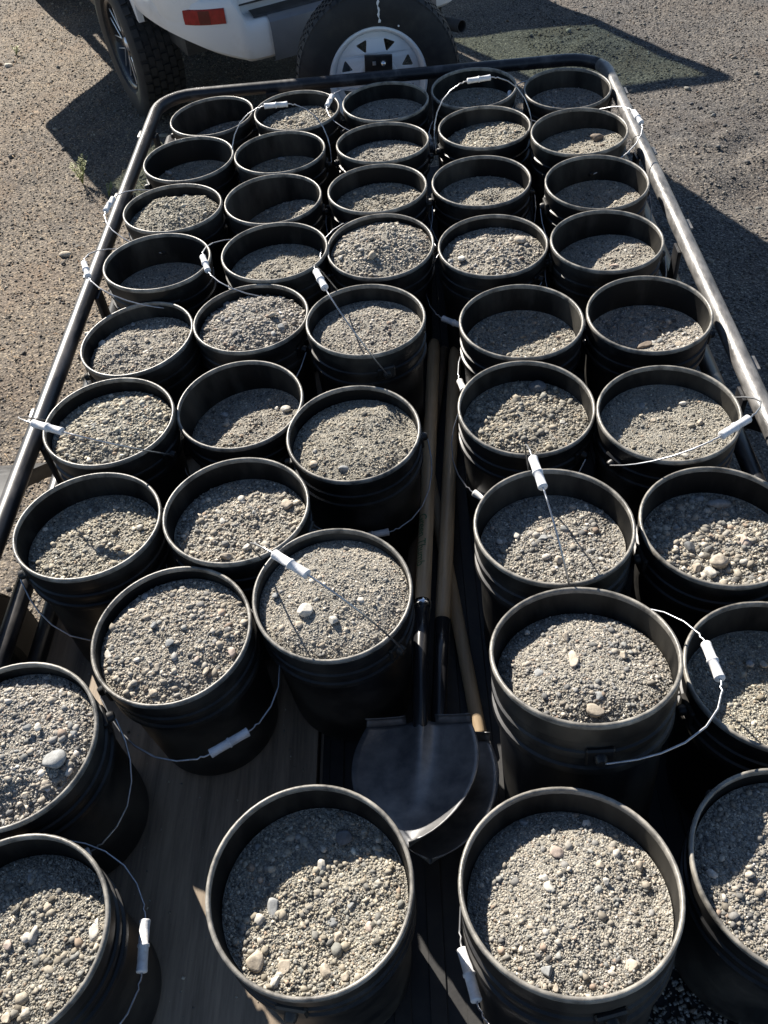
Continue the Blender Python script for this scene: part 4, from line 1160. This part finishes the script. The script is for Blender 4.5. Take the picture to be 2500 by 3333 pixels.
for (key, x, y, rz, sx, sy, h, dome, t1, t2, al, be, L) in BUCKETS:
    ax = Vector((-sx, -sy, 1)).normalized()
    th = math.acos(min(1, ax.z))
    H = (rz - DECK - 0.004 - 0.128 * math.sin(th)) / math.cos(th)
    base = Vector((x, y, rz)) - ax * H
    row, coln = 'ABCDEFG'.find(key[0]) + 1, int(key[1])
    if key in SPECIAL:
        lab = SPECIAL[key]
    else:
        lab = 'black bucket, %s from left, %s row from the spare wheel, %s' % (ORD[coln], ORD[row], fill_word(h))
    root = empty('bucket', base)
    root.rotation_mode = 'QUATERNION'
    root.rotation_quaternion = Vector((0, 0, 1)).rotation_difference(ax)
    tag(root, lab, 'bucket', 'gravel buckets on the trailer')
    spin = random.uniform(0, 6.28); ov = random.uniform(-0.009, 0.009)      # rims are pulled slightly oval
    b = link('body', body_me, None, root, (0, 0, 0), (0, 0, spin)); b.scale = (1 + ov, 1 - ov, H / BH)
    r_ = link('rim', rim_me2, None, root, (0, 0, H), (0, 0, spin)); r_.scale = (1 + ov, 1 - ov, 1)
    al_ = R(al)
    ez = H - 0.062 * H / BH
    for k in (0, 1):
        link('ear', ear_me, None, root, (0, 0, ez), (0, 0, al_ + math.pi * k))
    if L <= 0:
        BINFO[key] = (x, y, rz, sx, sy, h, dome, t1, t2, lab)
        continue
    bo = link('bail', bail_mesh(L), None, root, (0, 0, ez), (0, 0, 0))
    # local x along the hinge, local y out along the bail
    bo.rotation_mode = 'QUATERNION'
    bo.rotation_quaternion = Quaternion((0, 0, 1), al_) @ Quaternion((1, 0, 0), R(be))
    g_ = link('grip', grip_me, None, bo, (0, L, 0), (random.uniform(0, 6), 0, 0)); g_.scale = (0.84, 0.80, 0.80)
    BINFO[key] = (x, y, rz, sx, sy, h, dome, t1, t2, lab)

def surf(key, X, Y):
    x, y, rz, sx, sy, h, dome, t1, t2, _ = BINFO[key]
    dx, dy = X - x, Y - y
    r2 = np.minimum((dx * dx + dy * dy) / 0.143 ** 2, 1.0)
    return rz + sx * dx + sy * dy - h + dome * (1 - r2) + t1 * dx + t2 * dy

# ------------------------------------------------------------------ gravel in each bucket
for bi, (key, *_r) in enumerate(BUCKETS):
    x, y, rz, sx, sy, h, dome, t1, t2, lab = BINFO[key]
    near = y < 1.1
    mid = 1.1 <= y < 1.95
    Rg = 0.1448 - 0.072 * h if h < 0.09 else 0.1383
    # mound surface
    nr, na = (20, 72) if near else (12, 48)
    hx_ = x + sx * h; hy_ = y + sy * h                   # centre of the tilted bucket at the gravel line
    rr = np.sqrt(np.linspace(0, 1, nr + 1))[1:] * (Rg - 0.0002)
    aa = np.linspace(0, 2 * np.pi, na, endpoint=False)
    RR, AA = np.meshgrid(rr, aa, indexing='ij')
    X, Y = hx_ + RR * np.cos(AA), hy_ + RR * np.sin(AA)
    def lumps(X_, Y_):
        e_ = np.clip((Rg - np.hypot(X_ - hx_, Y_ - hy_)) / 0.02, 0, 1)
        return (0.0030 * vnoise(X_, Y_, bi, 3, 40) + 0.004 * vnoise(X_, Y_, bi + 99, 2, 14)) * e_
    Z = surf(key, X, Y) + lumps(X, Y)
    V0 = np.concatenate([np.array([[hx_, hy_, surf(key, np.array(hx_), np.array(hy_)) + lumps(np.array(hx_), np.array(hy_))]]), np.stack([X, Y, Z], -1).reshape(-1, 3)])
    Fs = []
    for j in range(na):
        Fs.append((0, 1 + j, 1 + (j + 1) % na))
    for i in range(nr - 1):
        for j in range(na):
            a_, b_ = 1 + i * na + j, 1 + i * na + (j + 1) % na
            Fs.append((a_, a_ + na, b_ + na)); Fs.append((a_, b_ + na, b_))
    base_c = stone_tints(len(V0), var=0.18) * 0.8
    prt = [(V0, np.array(Fs), base_c)]
    def spread(n, med, sig, lo, hi, margin):
        s = np.clip(rng.lognormal(math.log(med), sig, n), lo, hi)
        r = np.sqrt(rng.uniform(0, 1, n)) * (Rg - margin - s * 0.8)
        a = rng.uniform(0, 2 * np.pi, n)
        X_, Y_ = hx_ + r * np.cos(a), hy_ + r * np.sin(a)
        return np.stack([X_, Y_, surf(key, X_, Y_) + lumps(X_, Y_) + s * rng.uniform(-0.15, 0.3, n)], -1), s
    rk_ = random.Random(key)
    coarse = {'J4': 0.88, 'G3': 0.8, 'H4': 0.92, 'J2': 1.04, 'H1': 1.05, 'I1': 1.04, 'J1': 0.98, 'G5': 1.2, 'D3': 1.15, 'E2': 1.15}.get(key, rk_.uniform(0.82, 1.15))
    tone_ = np.array([1.0, rk_.uniform(0.978, 0.998), rk_.uniform(0.94, 1.03)]) * rk_.uniform(0.82, 1.02)
    if near:
        nf, nm, nc = 7200, int(800 * coarse ** 2), int(90 * coarse ** 4)
    elif mid:
        nf, nm, nc = 3700, int(600 * coarse ** 2), int(60 * coarse ** 4)
    else:
        nf, nm, nc = 1700, int(400 * coarse ** 2), int(30 * coarse ** 4)
    P, S = spread(nf, (0.0016 if near else 0.0019 if mid else 0.0024) * coarse, 0.34, 0.0009, 0.004, 0.0008)
    prt.append(scatter(P, S, (CUB_V, CUB_F), jitter=0.22))
    P, S = spread(nm, 0.0030 * coarse, 0.3, 0.002, 0.0060, 0.001)
    prt.append(scatter(P, S, (CUB_V, CUB_F), jitter=0.28))
    P, S = spread(nc, 0.0062 * coarse, 0.2, 0.005, 0.0095, 0.002)
    prt.append(scatter(P, S, (ICO_V, ICO_F), jitter=0.14))
    gv, gf_, gc = merge(prt)
    g = link('gravel', fast_mesh('gravel', gv, gf_, gc * tone_), M['stone'])
    g.data.materials.append(M['grit'])
    mi_ = np.zeros(len(gf_), dtype=np.int32); mi_[:len(Fs)] = 1
    g.data.polygons.foreach_set('material_index', mi_)
    tag(g, 'grey gravel in the ' + place(key), 'gravel', 'gravel in the buckets', 'stuff')

# ------------------------------------------------------------------ stones one can pick out
TONES = {'pale': (0.56, 0.53, 0.47), 'tan': (0.46, 0.40, 0.32), 'grey': (0.29, 0.295, 0.29), 'dark': (0.13, 0.135, 0.14), 'pink': (0.47, 0.385, 0.325), 'brown': (0.25, 0.205, 0.165)}
BV, BF = ico(3)
def pebble(name, w, d, tone, seed, rough=0.10):
    r = np.random.default_rng(seed)
    v = BV.copy()
    lump = np.zeros(len(v))
    for _ in range(7):
        k = r.normal(size=3) * r.uniform(1.0, 2.6)
        lump += np.sin(v @ k + r.uniform(0, 6.28))
    v = v * (1 + rough * lump / 2.2)[:, None]
    for _ in range(r.integers(4, 9)):                    # a few worn flats
        nrm = r.normal(size=3); nrm /= np.linalg.norm(nrm)
        dd = v @ nrm; cut = r.uniform(0.48, 0.85)
        v = v - np.maximum(dd - cut, 0)[:, None] * nrm * 0.93
    v = v * np.array([w, d, min(w, d) * r.uniform(0.6, 0.85)])
    c = np.array(TONES[tone]) * (1 + r.normal(0, 0.08))
    cc = np.repeat(c[None], len(v), 0) * (1 + 0.06 * lump[:, None] / 3)
    return fast_mesh(name, v, BF, np.clip(cc, 0.03, 0.8), smooth=True)
WORD = {'pale': 'pale', 'tan': 'tan', 'grey': 'grey', 'dark': 'dark', 'pink': 'pinkish', 'brown': 'brown'}
order = sorted(range(len(STONES)), key=lambda i: -STONES[i][4] * STONES[i][5])
cnt = {}
for (bk, *_q, tone) in STONES:
    cnt[(bk, tone)] = cnt.get((bk, tone), 0) + 1
rank = {}
RANKW = ['largest', 'second largest', 'third largest', 'fourth largest', 'fifth largest', 'sixth largest', 'seventh largest', 'eighth largest']
for i in order:
    bk, X, Y, Z, w, d, tone = STONES[i]
    rk = rank.get((bk, tone), 0); rank[(bk, tone)] = rk + 1
    where = place(bk)
    what = 'clod' if (bk == 'B5' and tone == 'brown') else 'stone'
    q = (RANKW[min(rk, 7)] + ' ') if cnt[(bk, tone)] > 1 else ''
    if tone == 'brown':
        w, d = w * 0.75, d * 0.75
    me = pebble('stone', w, d, tone, 500 + i, 0.16 if what == 'clod' else 0.09)
    o = link('stone' if what == 'stone' else 'dirt_clod', me, M['bigstone'], None, (X, Y, float(surf(bk, np.array(X), np.array(Y))) + 0.30 * min(w, d)), (random.uniform(-.25, .25), random.uniform(-.25, .25), random.uniform(-0.25, 0.25)))
    tag(o, '%s%s %s in the %s' % (q, WORD[tone], what, where), what, 'larger stones on the gravel')
# stones on the ground
for i, (X, Y, w, d, tone, lab) in enumerate((
        (-1.665, 3.703, 0.042, 0.020, 'tan', 'long tan stone on the lit ground left of the trailer'),
        (-2.02, 3.50, 0.026, 0.016, 'tan', 'small tan stone lying left of the long tan stone on the ground'),
        (1.72, 3.05, 0.022, 0.015, 'grey', 'grey stone on the shaded ground right of the scraped rail'),
        (-1.40, 3.04, 0.02, 0.012, 'pale', 'small pale stone on the ground close to the left rail'),
        (2.0, 4.05, 0.03, 0.018, 'tan', 'tan stone on the lit churned ground right of the trailer'))):
    o = link('stone', pebble('stone', w, d, tone, 900 + i), M['bigstone'], None, (X, Y, float(ground_height(np.array(X), np.array(Y))) + 0.3 * d))
    tag(o, lab, 'stone', 'stones on the ground')

# spilled gravel on the mat at the lower right
n = 5200
X = rng.normal(0.385, 0.07, n); Y = rng.normal(0.17, 0.11, n)
s = np.clip(rng.lognormal(math.log(0.0028), 0.4, n), 0.0015, 0.009)
sp_v = scatter(np.stack([X, Y, DECK + 0.002 + s * 0.4], -1), s, (CUB_V, CUB_F), jitter=0.25)
tag(link('spilled_gravel', fast_mesh('spilled_gravel', *sp_v), M['stone']), 'gravel spilled on the black mat between the two bottom right buckets', 'gravel', kind='stuff')

n = 420
X = rng.uniform(-0.90, -0.28, n); Y = rng.uniform(0.0, 1.3, n)
s = np.clip(rng.lognormal(math.log(0.0016), 0.45, n), 0.0008, 0.006)
sp_v = scatter(np.stack([X, Y, DECK - 0.0022 + s * 0.4], -1), s, (CUB_V, CUB_F), jitter=0.25)
tag(link('grit_specks', fast_mesh('grit_specks', *sp_v), M['stone']), 'grit and tiny pebbles scattered over the bare plywood', 'gravel', kind='stuff')

# ------------------------------------------------------------------ weeds
def weed(x, y, hgt, spread_, stems, label, lean=0.0, leafs=26):
    root = empty('weed', (x, y, float(ground_height(np.array(x), np.array(y)))))
    tag(root, label, 'weed', 'small weeds in the gravel')
    rr_ = random.Random(int(x * 1000 + y * 77))
    SV, SF, LV, LF = [], [], [], []
    for k in range(stems):
        a = rr_.uniform(0, 6.28); s = rr_.uniform(0.3, 1) * spread_
        tip = Vector((math.cos(a) * s + lean, math.sin(a) * s, hgt * rr_.uniform(0.6, 1)))
        pts = [Vector((0, 0, 0)), tip * 0.5 + Vector((0, 0, hgt * 0.1)), tip]
        V, F = tube(pts, [0.0018, 0.0013, 0.0007], 5)
        o = len(SV); SV += V; SF += [tuple(i + o for i in f) for f in F]
        for q in range(leafs):
            t = rr_.uniform(0.2, 1.0)
            p = tip * t + Vector((0, 0, hgt * 0.1 * math.sin(t * 3.1)))
            b_ = rr_.uniform(0, 6.28); el = rr_.uniform(-0.1, 0.9); ln = rr_.uniform(0.008, 0.018)
            d = Vector((math.cos(b_) * math.cos(el), math.sin(b_) * math.cos(el), math.sin(el)))
            sd = d.cross(Vector((0, 0, 1))).normalized() * ln * 0.2
            o = len(LV); LV += [p, p + d * ln * 0.5 + sd, p + d * ln, p + d * ln * 0.5 - sd]
            LF += [(o, o + 1, o + 2), (o, o + 2, o + 3)]
    link('stem', mesh('stem', SV, SF, True), M['leaf'], root)
    link('foliage', mesh('foliage', LV, LF), M['leaf'], root)
weed(-1.73, 4.40, 0.15, 0.06, 11, 'bushy pale green weed on the edge of the shadow left of the trailer', 0.02, 34)
weed(-1.56, 4.25, 0.08, 0.05, 4, 'thin sparse weed in the shadow beside the left rail', 0.05, 20)
weed(-2.66, 6.42, 0.07, 0.06, 6, 'low yellow-green weed on the lit ground at the upper left', 0.0, 22)
# a dry tuft in one of the left-hand buckets
tuft = empty('dry_tuft', (-0.775, 1.455, float(surf('F1', np.array(-0.775), np.array(1.455)))))
tag(tuft, 'tuft of dry brown grass in the sixth row bucket at the left rail', 'grass tuft')
TV, TF = [], []
for k in range(90):
    a = random.uniform(0, 6.28); s = random.uniform(0.002, 0.02)
    p = Vector((random.gauss(0, 0.004), random.gauss(0, 0.004), 0)); tip = Vector((math.cos(a) * s, math.sin(a) * s, random.uniform(0.008, 0.026)))
    q = Vector((-math.sin(a), math.cos(a), 0)) * 0.0005
    o = len(TV); TV += [p - q, p + q, p + tip]; TF += [(o, o + 1, o + 2)]
link('blades', mesh('blades', TV, TF), M['straw'], tuft)
